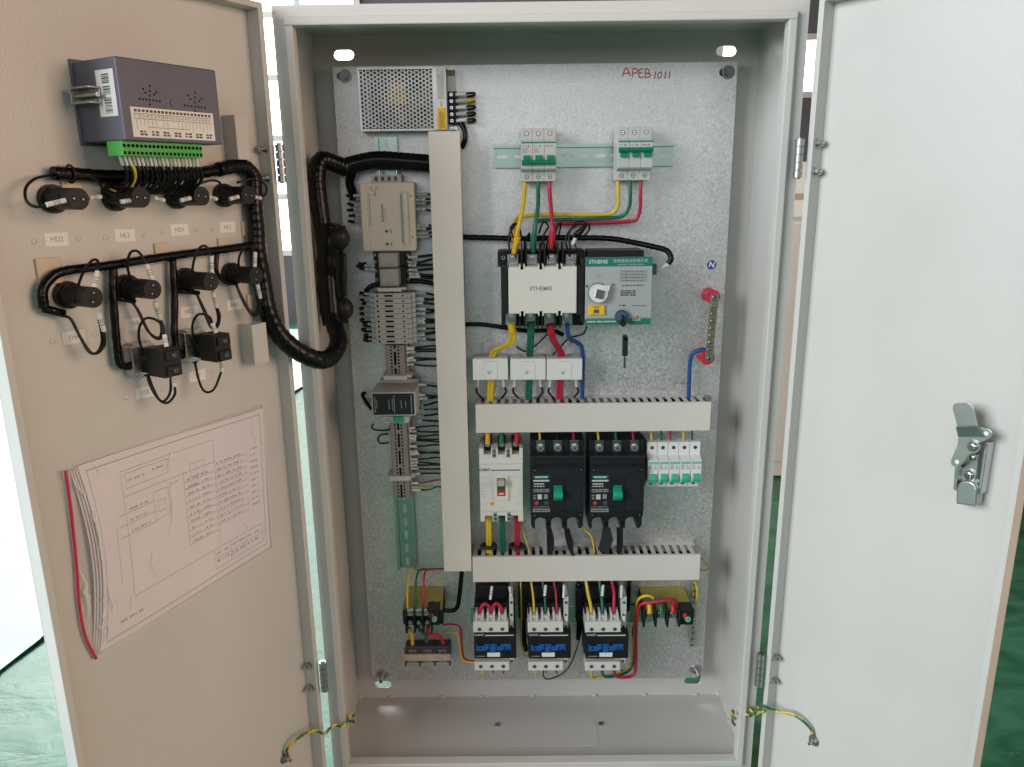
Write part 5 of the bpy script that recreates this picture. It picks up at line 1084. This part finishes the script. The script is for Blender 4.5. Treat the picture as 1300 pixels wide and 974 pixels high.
# --- plug-in relays with clear covers
c = C(420, 310, 6.5)
for i, (a, b, a2, b2) in enumerate(((390,75,552,192), (400,205,562,347))):
    x0, x1, z0, z1 = rbox(c, a, b, a2, b2, 62)
    t = thing('plug_in_relay', 'plug-in relay with clear cover, %s of the two below the cream module' % ('upper', 'lower')[i], 'relay', PLATE, (x0+x1)/2, z0, 'plug-in relays')
    q = MB(); q.bx(x0-14, x1+14, z0-1, z1+1.5, 8, 26); q.bx(x0-8, x1+8, z0, z1+.5, 26, 36); q.build('socket', 'plastic_black', t, bev=.8)
    MB().bx(x0+2, x1-2, z0+2, z1-2, 36, 56).build('coil', 'relay_inside', t, bev=.6); q = MB(); q.bx(x0+6, x1-6, z0+3, z0+7, 56, 57.4, 0); q.lines(x0+5, x1-5, z0+8, z1-4, 4, 57, 1, i); q.build('contact_set', ['print_red', 'green_pale'], t)
    MB().bx(x0, x1, z0, z1, 36.1, 62).build('clear_cover', 'smoky_plastic', t, bev=.8)
    for s in (-1, 1):
        for f in (.25, .75): screw(t, (x0+x1)/2+s*((x1-x0)/2+11), z0+(z1-z0)*f, 26, 2.6)
    if i == 0:
        fan(t, x0-12, [c(300, v, 28)[1] for v in (155, 180)], -1, 28, 15, 14, 0, 4, 2.6); fan(t, x1+12, [c(640, v, 28)[1] for v in (108, 148, 176)], 1, 28, 14, 22, 0, 5, 2.2)
    else:
        fan(t, x0-12, [c(300, v, 28)[1] for v in (212,)], -1, 28, 15, 10, 4, 6, 2.4); fan(t, x1+12, [c(640, v, 28)[1] for v in (212, 243, 270)], 1, 28, 16, 20, 0, 7, 2.2)
        wire(t, WP([(509, 358, 20), (525, 357, 22), (540, 358, 22), (556, 362, 22)]), 4, 'wrap_black', 'relay_lead'); wire(t, WP([(481, 361, 20), (472, 363, 22), (466, 368, 24), (463, 375, 20)]), 4, 'wrap_black', 'relay_lead')
def end_stop(c, a, b, a2, b2, d, label):
    x0, x1, z0, z1 = rbox(c, a, b, a2, b2, d); q = MB(); q.bx(x0, x1, z0, z1, 8, d); q.bx(x0-4, x1+6, z0+1, z1-.8, 8, d-10)
    return solo(q, 'end_stop', 'plastic_lightgrey', PLATE, label, 'end stop', 'rail end stops', .6)
end_stop(c, 385, 362, 582, 392, 46, 'pale end stop between the clear relays and the ten slim relays')
# --- bank of ten slim interface relays
x0, x1 = P(476, 400, 48)[0], P(527, 400, 48)[0]; zt, zb = P(498, 372.5, 48)[1], P(498, 437, 48)[1]; h = (zt-zb)/10
ORD = ['topmost', 'second', 'third', 'fourth', 'fifth', 'sixth', 'seventh', 'eighth', 'ninth', 'bottom']
for i in range(10):
    z = zt-(i+1)*h; lab = 'slim grey interface relay, %s' % (ORD[i]+' of the stack of ten') 
    t = thing('interface_relay', lab, 'relay', PLATE, (x0+x1)/2, z, 'stack of slim relays')
    q = MB(); q.prof([(9, z+.2), (48, z+.2), (48, z+h-.2), (9, z+h-.2)], x0, x1-12); q.build('case', 'plastic_grey', t, bev=.5)
    MB().bx(x0-9, x0-.1, z+.4, z+h-.4, 9, 36).build('release_tip', 'plastic_lightgrey', t, bev=.6); MB().bx(x1-11.9, x1-6, z+.3, z+h-.3, 9, 47).build('end_ridge', 'plastic_grey', t, bev=.5); MB().bx(x1-5.9, x1, z+.3, z+h-.3, 9, 38).build('terminal_end', 'plastic_lightgrey', t, bev=.5)
    q = MB(); W_ = x1-12-x0; q.dcyl(x0+W_*.10, z+h/2, 47.8, 48.2, 1.8, 10); q.dcyl(x0+W_*.88, z+h/2, 47.8, 48.2, 1.5, 10); q.bx(x0+W_*.32, x0+W_*.57, z+h*.34, z+h*.68, 47.9, 48.2); q.build('contact_holes', 'hole', t)
    q = MB(); q.lines(x0+W_*.62, x0+W_*.8, z+h*.4, z+h*.62, 1, 48.15, 0, i); q.build('face_print', 'print_light', t)
    fan(t, x0-8, [z+h*.5], -1, 26, 10, 9, 0, 20+i, 2.0, loop=(i >= 5)); fan(t, x1-1, [z+h*.62] + ([z+h*.2] if i in (1, 5, 8) else []), 1, 28, 15, 16, 0, 40+i, 1.8)
# --- terminal strips
def strip(c, a, b, a2, b2, d, label, n, wires, seed, thick=1.5):
    x0, x1, z0, z1 = rbox(c, a, b, a2, b2, d); h = (z1-z0)/n
    t = thing('terminal_strip', label, 'terminal strip', PLATE, (x0+x1)/2, z0, 'terminal strips')
    for i in range(n):
        z = z0+i*h; b_ = MB().bx(x0, x1, z+.12, z+h-.12, 9, d).build('terminal', 'terminal_grey', t, bev=.35, seg=1)
        q = MB(); w = x1-x0
        for f in (.28, .68): q.dcyl(x0+w*f, z+h/2, d-.1, d+.15, min(h*.34, 1.7), 8)
        q.bx(x0+w*.42, x0+w*.55, z+.1, z+h-.1, d-.1, d+.12) if (i*7+seed) % 5 else None
        q.build('screw_holes', 'hole', b_)
    MB().bx(x0-3.5, x0-.2, z0, z1, 9, d-14).build('side_rail', 'terminal_grey', t, bev=.4); MB().bx(x1+.2, x1+4, z0, z1, 9, d-12).build('side_rail', 'terminal_grey', t, bev=.4)
    fan(t, x1+2, [c(0, v, 30)[1] for v in wires], 1, 30, 13, 22, 0, seed, thick)
    return t
c2 = C(450, 440, 8.12)
strip(c2, 322, -12, 524, 292, 42, 'short terminal strip between the slim relays and the monitor box', 9, (20, 34, 70, 128, 152, 192), 61)
end_stop(c2, 300, 306, 540, 345, 58, 'pale end stop on top of the dark-screened monitor box')
c3 = C(450, 540, 4.87)
ts = strip(c3, 222, -12, 342, 448, 42, 'long terminal strip below the dark-screened monitor box', 22, (24, 40, 68, 84, 104, 134, 168, 184, 214, 236, 254, 272, 308), 62)
fan(ts, P(522, 615, 30)[0], [c3(0, v, 30)[1] for v in (362, 386, 404)], 1, 30, 14, 20, 2, 63, 1.6, mats=['wire_red', 'wire_yellow', 'wire_black'])
wire(ts, WP([(493, 551, 20), (484, 552, 26), (480, 557, 28), (483, 563, 24), (494, 562, 18)]), 1.5)
wire(ts, WP([(474, 538, 20), (472, 543, 24), (477, 546, 26), (493, 546, 20), (496, 541, 16)]), 1.5)
end_stop(c3, 213, 318, 348, 343, 46, 'white end stop low on the long terminal strip')
# --- monitor box
D = 92; x0, z1 = P(470.8, 498.5, D); x1, z0 = P(528, 528, D)
t = thing('monitor_box', 'grey monitor box with dark printed face on the upright rail', 'monitor', PLATE, (x0+x1)/2, z0)
MB().bx(x0, x1, z0, z1, 30, D).build('housing', 'plastic_grey', t, bev=1.2)
MB().bx(x0+4, x1-1, z0-9, z1+6, 8, 30).build('rail_base', 'plastic_grey', t, bev=1)
MB().bx(x0+2.5, x1-2, z0+2.4, z1-2, D, D+.5).build('dark_face', 'print_blue' if False else 'mccb_panel', t)
q = MB()
for f, n_, k in ((.08, 1, .8), (.12, 1, .4), (.40, 1, .45), (.48, 2, .6), (.52, 1, .9), (.68, 1, .4), (.78, 1, .3), (.91, 1, .95)):
    X = x0+(x1-x0)*f; q.lines(X-1, X+1, z0+(z1-z0)*(.5-k/2.3), z0+(z1-z0)*(.5+k/2.3), n_, D+.65, 0, int(f*100), .95, .7, True)
q.build('face_print', 'print_grey', t)
c = c2
a0, a1, b0, b1 = rbox(c, 290, 722, 560, 790, 60); MB().bx(a0, a1, b0, b1, 30, 60).build('lower_plug', 'plastic_lightgrey', t, bev=.8)
MB().bx(a0+(a1-a0)*.42, a0+(a1-a0)*.82, b0+2, b1, 59.9, 64).build('plug_insert', 'green_bright', t, bev=.5); q = MB(); q.lines(a0+3, a0+(a1-a0)*.38, b0+2, b1-3, 2, 60.2, 0, 3, .7, .6); q.build('plug_print', 'print_grey', t)
fan(t, x1-2, [c(0, v, 40)[1] for v in (400, 505, 545)], 1, 40, 14, 12, 0, 71, 1.8); fan(t, x1-4, [c(0, v, 30)[1] for v in (610, 665, 720, 775)], 1, 30, 8, 20, 0, 72, 1.8, mats=['wire_black', 'wire_green', 'wire_black', 'wire_black'])
wire(t, WP([(472, 520, 30), (466, 512, 26), (460, 501, 20), (464, 499, 16)]), 3, 'wrap_black', 'short_lead')
# --- contactors
def contactor(off, num, label, top, extra):
    c = C(590+off, 730, 6.957)
    D1, D2 = 79, 84
    x0, x1, z0, z1 = rbox(c, 73, 418, 386, 512, D1); w = x1-x0
    zb1, zb0 = c(0, 520, D2)[1], c(0, 745, D2)[1]; xr = c(455, 600, D2)[0]; zl1, zl0 = c(0, 772, D1)[1], c(0, 848, D1)[1]
    t = thing('contactor', label, 'contactor', PLATE, (x0+x1)/2, zl0, 'contactors')
    MB().bx(x0+1, xr-2, zl0+8, z1+20, 8, 52).build('base', 'plastic_black', t, bev=1)
    MB().bx(x0+3, x1-2, z1+14, z1+44, .5, 34).build('rail_clip_back', 'plastic_black', t, bev=1)
    b = MB().prof([(51.9, zb0), (D2, zb0+1), (D2, zb1-2), (78, zb1), (51.9, zb1)], x0+1, xr).build('body', 'plastic_black', t, bev=1)
    up = MB().bx(x0, x1, z0, z1, 30, D1).build('upper_terminals', 'contactor_white', t, bev=1)
    lo = MB().bx(x0+.5, x1+.5, zl0, zl1, 30, D1).build('lower_terminals', 'contactor_white', t, bev=1)
    for i in range(3):
        xx = x0+w*(.18+.325*i)
        zh_ = c(0, 482, D1)[1]; q = MB(); q.dcyl(xx, zh_, D1-.2, D1+.3, 4.2, 16, None, 0); q.dcyl(xx, zh_, D1+.2, D1+.5, 3, 12, None, 1); q.build('screw_hole', ['plastic_grey', 'dark_steel'], up)
        q = MB(); q.dcyl(xx+.5, (zl0+zl1)/2, D1-.2, D1+.3, 4.2, 16, None, 0); q.dcyl(xx+.5, (zl0+zl1)/2, D1+.2, D1+.5, 3, 12, None, 1); q.build('screw_hole', ['plastic_grey', 'dark_steel'], lo)
        for k in (-1, 1): MB().prof([(40, z1+.1), (76, z1+.1), (66, z1+12), (40, z1+14)], xx+k*5.4-1.9, xx+k*5.4+1.9).build('terminal_wall', 'plastic_lightgrey', up, bev=.6)
        MB().bx(xx-3.4, xx+3.4, z1+.1, z1+7, 40, 70).build('terminal_clamp', 'plastic_lightgrey', up, bev=.4)
        # terminal cable above and bare end below
        cn = top[i]
        if cn:
            r = 3.0 if extra else 2.0; xo = (-3, 0, 2)[i] if extra else 0
            MB().tube([(xx, -62, z1+5), (xx+.3, -58, z1+18), (xx-1+xo, -50, z1+38), (xx-4+xo, -40, z1+58), (xx-5+xo, -32, z1+74)], r, 9, 6).build('supply_wire', 'wire_'+cn, t)
    u0, u1, v0, v1 = rbox(c, 100, 612, 410, 668, D2); um = (u0+u1)/2
    q = MB(); q.bx(u0, u1, v0, v1, D2, D2+1); q.build('blue_window', 'blue_latch', b, bev=.5)
    q = MB(); q.bx(u0+2, um-8, v0+4, v1-2, D2+1, D2+2.4); q.bx(um+7, u1-2, v0+5, v1-1, D2+1, D2+2.4); q.build('blue_rail', 'blue_latch', b, bev=.5) if False else None
    MB().bx(u0+2, um-8, v0+3.5, v1-2, D2+1, D2+2.6).build('slider', 'blue_latch', b, bev=.6); MB().bx(um+6, u1-2, v0+4, v1-1, D2+1, D2+2.6).build('slider', 'blue_latch', b, bev=.6); MB().bx(um-6, um+4, v0-2, v1-4, D2+.2, D2+3.4).build('slider_grip', 'blue_latch', b, bev=.6); MB().bx(um-7, um-6.2, v0, v1, D2+1, D2+1.6).build('slider_gap', 'hole', b)
    for (ga, gb, gz0, gz1) in ((.03,.22,.82,1.02), (.30,.42,-.02,.22), (.58,.70,.80,1.02), (.74,.97,-.02,.16), (.10,.14,.3,.7), (.80,.84,.35,.75), (.9,.93,.3,.6)): MB().bx(u0+(u1-u0)*ga, u0+(u1-u0)*gb, v0+(v1-v0)*gz0, v0+(v1-v0)*gz1, D2+.2, D2+2.8).build('slider_notch', 'plastic_black', b, bev=.3)
    q = MB(); a0, a1, b0, b1 = rbox(c, 198, 685, 312, 722, D2); q.bx(a0, a1, b0, b1, D2+.02, D2+.5); q.build('blank_label', 'label_paper', b, bev=.3)
    q = MB(); q.text('CHINT', *c(126, 531, D2), 5.4, D2+.2, 0, bold=.02); a0, a1, b0, b1 = rbox(c, 178, 530, 430, 537, D2); q.bx(a0, a1, b0, b1, D2-.1, D2+.25); a0, a1, b0, b1 = rbox(c, 100, 714, 180, 722, D2); q.lines(a0, a1, b0, b1, 1, D2+.2, 0, 3); a0, a1, b0, b1 = rbox(c, 330, 735, 430, 742, D2); q.lines(a0, a1, b0, b1, 1, D2+.2, 0, 4); q.build('lettering', 'print_light', b, label='pale lettering CHINT')
    # auxiliary terminal column on the right
    a0, a1, b0, b1 = rbox(c, 392, 195, 432, 488, 66); ax_ = MB().bx(a0, a1, b0, b1, 8, 66).build('auxiliary_column', 'plastic_lightgrey', t, bev=.7)
    for k in (.12, .47, .84): screw(ax_, (a0+a1)/2, b0+(b1-b0)*k, 66, 2.4, 'dark_steel')
    MB().bx(a0, a1, zl0+7, zl1+2, 20, 70).build('auxiliary_foot', 'plastic_lightgrey', t, bev=.6); screw(t, (a0+a1)/2, zl1-4, 70, 2.4, 'dark_steel')
    for (sa, sb, sa2, sb2) in (((240,110,226,215),(395,115,410,195)) if num == 0 else ((712,100,700,185),(875,100,868,200),(902,340,893,410))):
        so = 0 if num == 0 else -478; (xa, za), (xb, zb_) = c(sa+so, sb, 68), c(sa2+so, sb2, 68); w_ = wire(t, [(xb, -67, zb_), (xb, -62, zb_-6)], 1.3); sleeve(w_, (xa, -64, za), (xb, -68, zb_), 2.4, marks=num == 0)
    for i, cn in enumerate(('yellow', 'green', 'red')):
        xx = x0+w*(.21+.31*i)
        if not extra: MB().tube([(xx, -62, zl0+3), (xx, -62, zl0-8), (xx+.5, -62, zl0-(22, 16, 18)[i])], 1.9, 9, 4, radii=lambda q_: 1.9-.5*q_).build('bare_ended_wire', 'wire_'+cn, t)
    return x0, x1, zl0, z1, t
k1 = contactor(0, 0, 'contactor with blue slider and red jumper loops, left of three', (None, None, None), False)
x0, x1, zl0, z1, t = k1; w = x1-x0
for i in range(2):
    a, b = x0+w*(.18+.325*i), x0+w*(.18+.325*(i+1)); MB().tube([(a, -60, z1+4), (a+1, -60, z1+14), (a+6, -60, z1+22), ((a+b)/2, -60, z1+24.5), (b-6, -60, z1+22), (b-1, -60, z1+14), (b, -60, z1+4)], 3.2, 10, 6).build('jumper_loop', 'wire_red', t)
contactor(69.4, 1, 'contactor with blue slider and three thin wires, middle of three', ('yellow', 'green', 'red'), False)
k3 = contactor(142.6, 2, 'contactor with blue slider and thick cables, right of three', ('yellow', 'green', 'red'), True)
# black back boxes / clips glimpsed behind the contactors
for i, (a, b) in enumerate(((665, 760), (738, 765))):
    x, z = P(a, b, 10); solo(MB().bx(x-10, x+10, z-34, z+34, .4, 22), 'wiring_clip', 'plastic_black', PLATE, 'dark wiring clip between the %s contactors' % (('left and middle', 'middle and right')[i]), 'clip', 'clips between contactors', 1)
x, z = P(735, 745, 10); 
solo(MB().bx(P(610, 765)[0]-18, P(800, 765)[0]+40, P(700, 778)[1]-17, P(700, 778)[1]+17, .3, 7), 'din_rail', 'rail_zinc', PLATE, 'level mounting rail behind the three contactors', 'rail', 'mounting rails', .4)
# cables between contactor 3 and the right thermal relay
c = C(715, 730, 6.5)
def z5(pts): return [(715+a/6.5, 730+b/6.5, d) for a, b, d in pts]
cable('power_cable', 'yellow cable looping from the right contactor up to the thermal relay', 'cable', z5([(230,780,60),(232,825,56),(250,848,46),(290,845,42),(400,830,36),(500,800,28),(560,740,24),(578,600,22),(588,420,26),(598,300,34),(612,220,44),(650,180,52),(700,172,56),(738,185,56),(745,225,54)]), 2.6, 'wire_yellow', 'power cables')
cable('power_cable', 'green cable looping from the right contactor up to the thermal relay', 'cable', z5([(322,775,60),(324,810,56),(345,838,46),(400,840,42),(500,815,34),(560,770,28),(585,680,24),(595,500,24),(604,360,32),(620,280,44),(660,240,52),(740,215,58),(810,205,60),(838,230,56)]), 2.6, 'wire_green', 'power cables')
cable('power_cable', 'red cable looping from the right contactor up to the thermal relay', 'cable', z5([(418,770,60),(422,805,56),(445,838,48),(500,845,46),(560,835,42),(592,800,40),(602,700,38),(600,560,38),(604,420,42),(620,290,50),(650,240,56),(740,225,62),(860,205,66),(915,200,64),(932,225,60),(936,270,56)]), 3.0, 'wire_red', 'power cables')
cable('control_wire', 'thin black wire looping below the middle contactor', 'wire', [(691,842,30),(690,858,30),(698,862,28),(718,852,22),(730,830,18),(738,800,16),(740,770,14),(742,750,10)], 1.2, 'wire_black')
cable('control_wire', 'thin black wire arching over the right contactor shoulder', 'wire', [(795,775,40),(800,768,36),(806,768,30),(809,780,22),(803,800,18),(805,830,18),(800,848,22),(788,852,28)], 1.2, 'wire_black')
cable('control_cable', 'dark upright cable between the left and middle contactors', 'cable', [(664,738,16),(664,780,16),(665,810,18),(668,826,20)], 4.4, 'wrap_black')
cable('control_wire', 'thin yellow wire beside the dark upright cable between contactors', 'wire', [(661,738,24),(662,780,24),(662,815,22),(665,830,20),(672,834,20)], 1.4, 'wire_yellow')
cable('control_cable', 'dark upright cable between the middle and right contactors', 'cable', [(735,738,14),(735,790,14),(734,812,16)], 4.0, 'wrap_black')
cable('control_cable', 'dark upright cable right of the right contactor', 'cable', [(799,738,14),(798,765,14),(797,775,12)], 3.6, 'wrap_black')
# --- thermal overload relays
def thermal(c, pts, label, two_rows, fx, fy, kx, ky, lab_cols):
    (x0, zt) = c(*pts[0], 4); (x1, _) = c(*pts[1], 4)
    xf0, zf = c(*pts[2], 62); xf1, _ = c(*pts[3], 62)
    zb = c(0, pts[4], 62)[1]
    t = thing('thermal_relay', label, 'thermal relay', PLATE, (xf0+xf1)/2, zb, 'thermal overload relays')
    bd = MB(); v = [(x0, -.5, zt), (x1, -.5, zt), (xf1, -62, zf), (xf0, -62, zf), (x0, -.5, zb+8), (x1, -.5, zb+8), (xf1, -62, zb+8), (xf0, -62, zb+8)]
    bd.add(v, [(3,2,1,0), (4,5,6,7), (0,1,5,4), (1,2,6,5), (2,3,7,6), (3,0,4,7)]); bd.build('housing', 'plastic_black', t, bev=.8)
    q = MB(); s = .96; cx_ = (x0+x1+xf0+xf1)/4
    vt = [(cx_+(v[i][0]-cx_)*s, v[i][1]*(.97)-.8, v[i][2]+.5) for i in (3,2,1,0)]; vb = [(a, b, c_-.45) for a, b, c_ in vt]; q.add(vt+vb, [(0,1,2,3), (7,6,5,4), (0,4,5,1), (1,5,6,2), (2,6,7,3), (3,7,4,0)]); q.build('amber_lid', 'gold_plate', t)
    for i in range(4):
        X = c(fx[0]+(fx[1]-fx[0])*i/3, 0, 68)[0]; MB().prof([(40, zf+6), (66, zf+4), (74, zf-6), (72, zb-3), (66, zb-6), (40, zb)], X-1.4, X+1.4).build('phase_barrier', 'plastic_black', t, bev=.5)
    for r_, yy in enumerate(fy):
        for i in range(3):
            X = c(fx[0]+(fx[1]-fx[0])*(i+.5)/3, 0, 68)[0]; Z = c(0, yy, 68)[1]
            MB().bx(X-6, X+6, Z-7, Z+5, 58, 65).build('terminal_clamp', 'plastic_black' if r_ else 'zinc', t, bev=.6)
            q = MB(); q.dcyl(X, Z, 65, 69, 4.4, 14, 3.6); q.bx(X-3, X+3, Z-.5, Z+.5, 68.9, 69.2, 1); q.build('terminal_screw', ['steel', 'hole'], t)
            if lab_cols and not r_: MB().tube([(X, -64, Z+3), (X, -62, Z+9), (X, -56, Z+16)], 4.2, 10, 4).build('lug_sleeve', 'sleeve_'+lab_cols[i], t)
    a0, b0 = c(kx-58, ky-75, 66); a1, b1 = c(kx+45, ky+50, 66); MB().bx(a0, a1, b1, b0, 40, 66).build('control_head', 'plastic_black', t, bev=1)
    X, Z = c(kx, ky, 68); q = MB(); q.dcyl(X, Z, 66, 71, 5.2, 20, 4.8); q.bx(X-3.6, X+3.6, Z-.6, Z+.6, 70.9, 71.4, 1); q.bx(X-.6, X+.6, Z-3.6, Z+3.6, 70.9, 71.45, 1); q.build('setting_dial', ['green_pale', 'green_dark'], t, bev=.3)
    X, Z = c(kx-22, ky-22, 70); MB().bx(X-3.6, X+3.2, Z-3.4, Z+4, 66, 70.5).build('reset_button', 'print_red', t, bev=1)
    return t
cl = C(490, 700, 6.086)
tl = thermal(cl, ((168, 285), (452, 280), (128, 458), (440, 452), 600), 'thermal relay with amber lid and two terminal rows above the terminal block', True, (128, 328), (482, 552), 372, 522, None)
tr_ = thermal(C(715, 730, 6.5), ((625, 112), (1008, 105), (660, 300), (1085, 285), 400), 'thermal relay with amber lid and coloured lugs, right of the contactors', False, (680, 975), (345,), 1028, 362, ('yellow', 'green', 'red'))
def z6(pts): return [(490+a/6.086, 700+b/6.086, d) for a, b, d in pts]
for cn, pts in (('yellow', [(262,148,20),(215,146,24),(180,160,32),(168,220,44),(165,330,60),(165,440,66)]), ('green', [(345,140,22),(280,138,26),(248,160,34),(232,230,46),(228,330,60),(230,445,66)]), ('red', [(445,136,24),(350,138,28),(308,150,36),(295,210,46),(293,330,60),(295,442,66)])):
    cable('power_cable', cn+' wire from the tall duct down to the left thermal relay', 'cable', z6(pts), 1.9, 'wire_'+cn, 'power cables')
for cn, pts in (('yellow', [(180,590,60),(185,620,58),(200,660,54),(205,720,48)]), ('green', [(245,575,60),(265,610,56),(300,640,54),(315,700,46)]), ('red', [(325,570,60),(330,640,50),(400,650,48),(435,680,46),(440,712,44)])):
    cable('power_cable', cn+' cable from the left thermal relay down to the terminal block', 'cable', z6(pts), 3.2, 'sleeve_'+cn, 'power cables')
cable('power_cable', 'dark red wire from the left thermal relay to the left contactor', 'cable', z6([(440,566,24),(520,565,22),(565,580,22),(580,640,22),(592,780,24),(615,835,26),(690,848,30)]), 1.8, 'wire_red', 'power cables')
cable('power_cable', 'yellow wire from the left thermal relay to the left contactor', 'cable', z6([(440,628,24),(520,625,22),(555,640,22),(568,700,22),(580,800,24),(605,848,26),(690,858,30)]), 1.8, 'wire_yellow', 'power cables')
cable('control_cable', 'black cable dropping from the tall duct to the left thermal relay', 'cable', z6([(585,160,22),(578,240,22),(568,340,20),(555,420,20),(530,452,22),(490,458,26),(445,455,30)]), 4.0, 'wrap_black')
# --- terminal block with clear cover at lower left
x0, x1, z0, z1 = rbox(cl, 138, 745, 492, 892, 40)
t = thing('terminal_block', 'black terminal block with clear cover in the plate lower left corner', 'terminal block', PLATE, (x0+x1)/2, z0)
zr = cl(0, 685, 10)[1]
MB().bx(x0, x1, z0+1, zr-6, .4, 29).build('base', 'plastic_black', t, bev=1); w = x1-x0
for i in range(4): MB().bx(x0+w*i/3-1.4 if i else x0, x0+w*i/3+1.4 if i else x0+2.8, z0, zr-2, 29, 38).build('barrier', 'plastic_black', t, bev=.5)
for i in range(3):
    xx = x0+w*(i+.5)/3; MB().bx(xx-8, xx+8, z0+3, zr-9, 29, 31).build('busbar_tab', 'zinc', t, bev=.5)
    for zz in (z0+8, zr-16): screw(t, xx, zz, 31, 4.4)
a0, a1, b0, b1 = rbox(cl, 135, 797, 500, 843, 41); MB().bx(a0, a1, b0, b1, 39, 42).build('marking_strip', 'wood', t, bev=.4)
MB().bx(x0-1, x1+1, b1-.2, z1+2, 38.2, 39.6).build('clear_cover', 'clear_plastic', t, bev=.4); MB().bx(x0-1, x1+1, z0+1, b0, 38.2, 39.4).build('clear_cover', 'clear_plastic', t, bev=.4)
# --- neutral and earth bars, sticker
c = C(860, 310, 4.64)
t = thing('neutral_bar', 'brass neutral bar with screws on two red insulators at the right', 'busbar', PLATE, *c(185, 680, 30))
tp, bt = c(218, 312, 34), c(185, 672, 34)
for (X, Z) in (tp, bt): MB().dcyl(X-2, Z, .3, 16, 11.5, 20, 9).dcyl(X-2, Z, 16, 32, 9, 20, 11.8).build('insulator', 'insulator_red', t, bev=.8)
dx, dz = tp[0]-bt[0], tp[1]-bt[1]; ln_ = math.hypot(dx, dz); ux, uz = dx/ln_, dz/ln_
def along(f, s): return (bt[0]+dx*f-uz*s, bt[1]+dz*f+ux*s)
MB().prism([along(-.05, -6.5), along(1.06, -6.5), along(1.06, 6.5), along(-.05, 6.5)], 32.1, 36).build('bar', 'brass', t, bev=.5)
MB().prism([along(-.05, -5.4), along(.06, -5.4), along(.06, 5.4), along(-.05, 5.4)], 36, 37.4).build('end_washer', 'zinc', t); MB().prism([along(.94, -5.6), along(1.06, -5.6), along(1.06, 5.6), along(.94, 5.6)], 36, 37.4).build('end_washer', 'zinc', t)
for f in (0.0, 1.0): screw(t, *along(f, 0), 37.4, 4, 'zinc')
for i in range(7): X, Z = along(.14+.117*i, 0); r = 5.2 if i in (0, 6) else 3.9; q = MB(); q.dcyl(X, Z, 36, 38.6, r, 14, r*.8); q.bx(X-r*.6, X+r*.6, Z-.4, Z+.4, 38.5, 38.8, 1); q.build('bar_screw', ['brass', 'hole'], t)
x, z = c(202, 122, 0); q = MB(); q.dcyl(x, z, .05, .4, 7.6, 28, None, 0); q.text('N', x, z, 12, .55, 1, bold=.03, rot=-.15); q.text('N', x, z, 12, .55, 1) if False else None
solo(q, 'round_sticker', ['blue_sticker', 'print_white'], PLATE, 'round blue sticker with a white letter N above the brass bar', 'sticker')
c = C(715, 730, 6.5)
t = thing('earth_bar', 'narrow zinc earth bar with screws near the plate lower right corner', 'busbar', PLATE, *c(1065, 605, 14))
(xa, za), (xb, zb) = c(1090, 62, 14), c(1065, 600, 14); MB().prism([(xa-5, za), (xa+5, za), (xb+6, zb), (xb-6, zb)], 8, 12).build('bar', 'zinc_yellow', t, bev=.5)
for f in (.02, .97): MB().dcyl(xa+(xb-xa)*f, za+(zb-za)*f, .3, 8, 4, 12).build('stand_off', 'zinc', t)
for i in range(11): X, Z = xa+(xb-xa)*(.04+.092*i), za+(zb-za)*(.04+.092*i); screw(t, X-1, Z, 12, 3.2, 'zinc')
MB().tube(WP([(882,738,22),(885,748,22),(885,757,20),(884,764,18)]), 2.2, 8, 5).build('earth_lead', 'wire_yellow', t)
for o in ALL:
    for k in ('_bx', '_bz', '_by'):
        if k in o: del o[k]
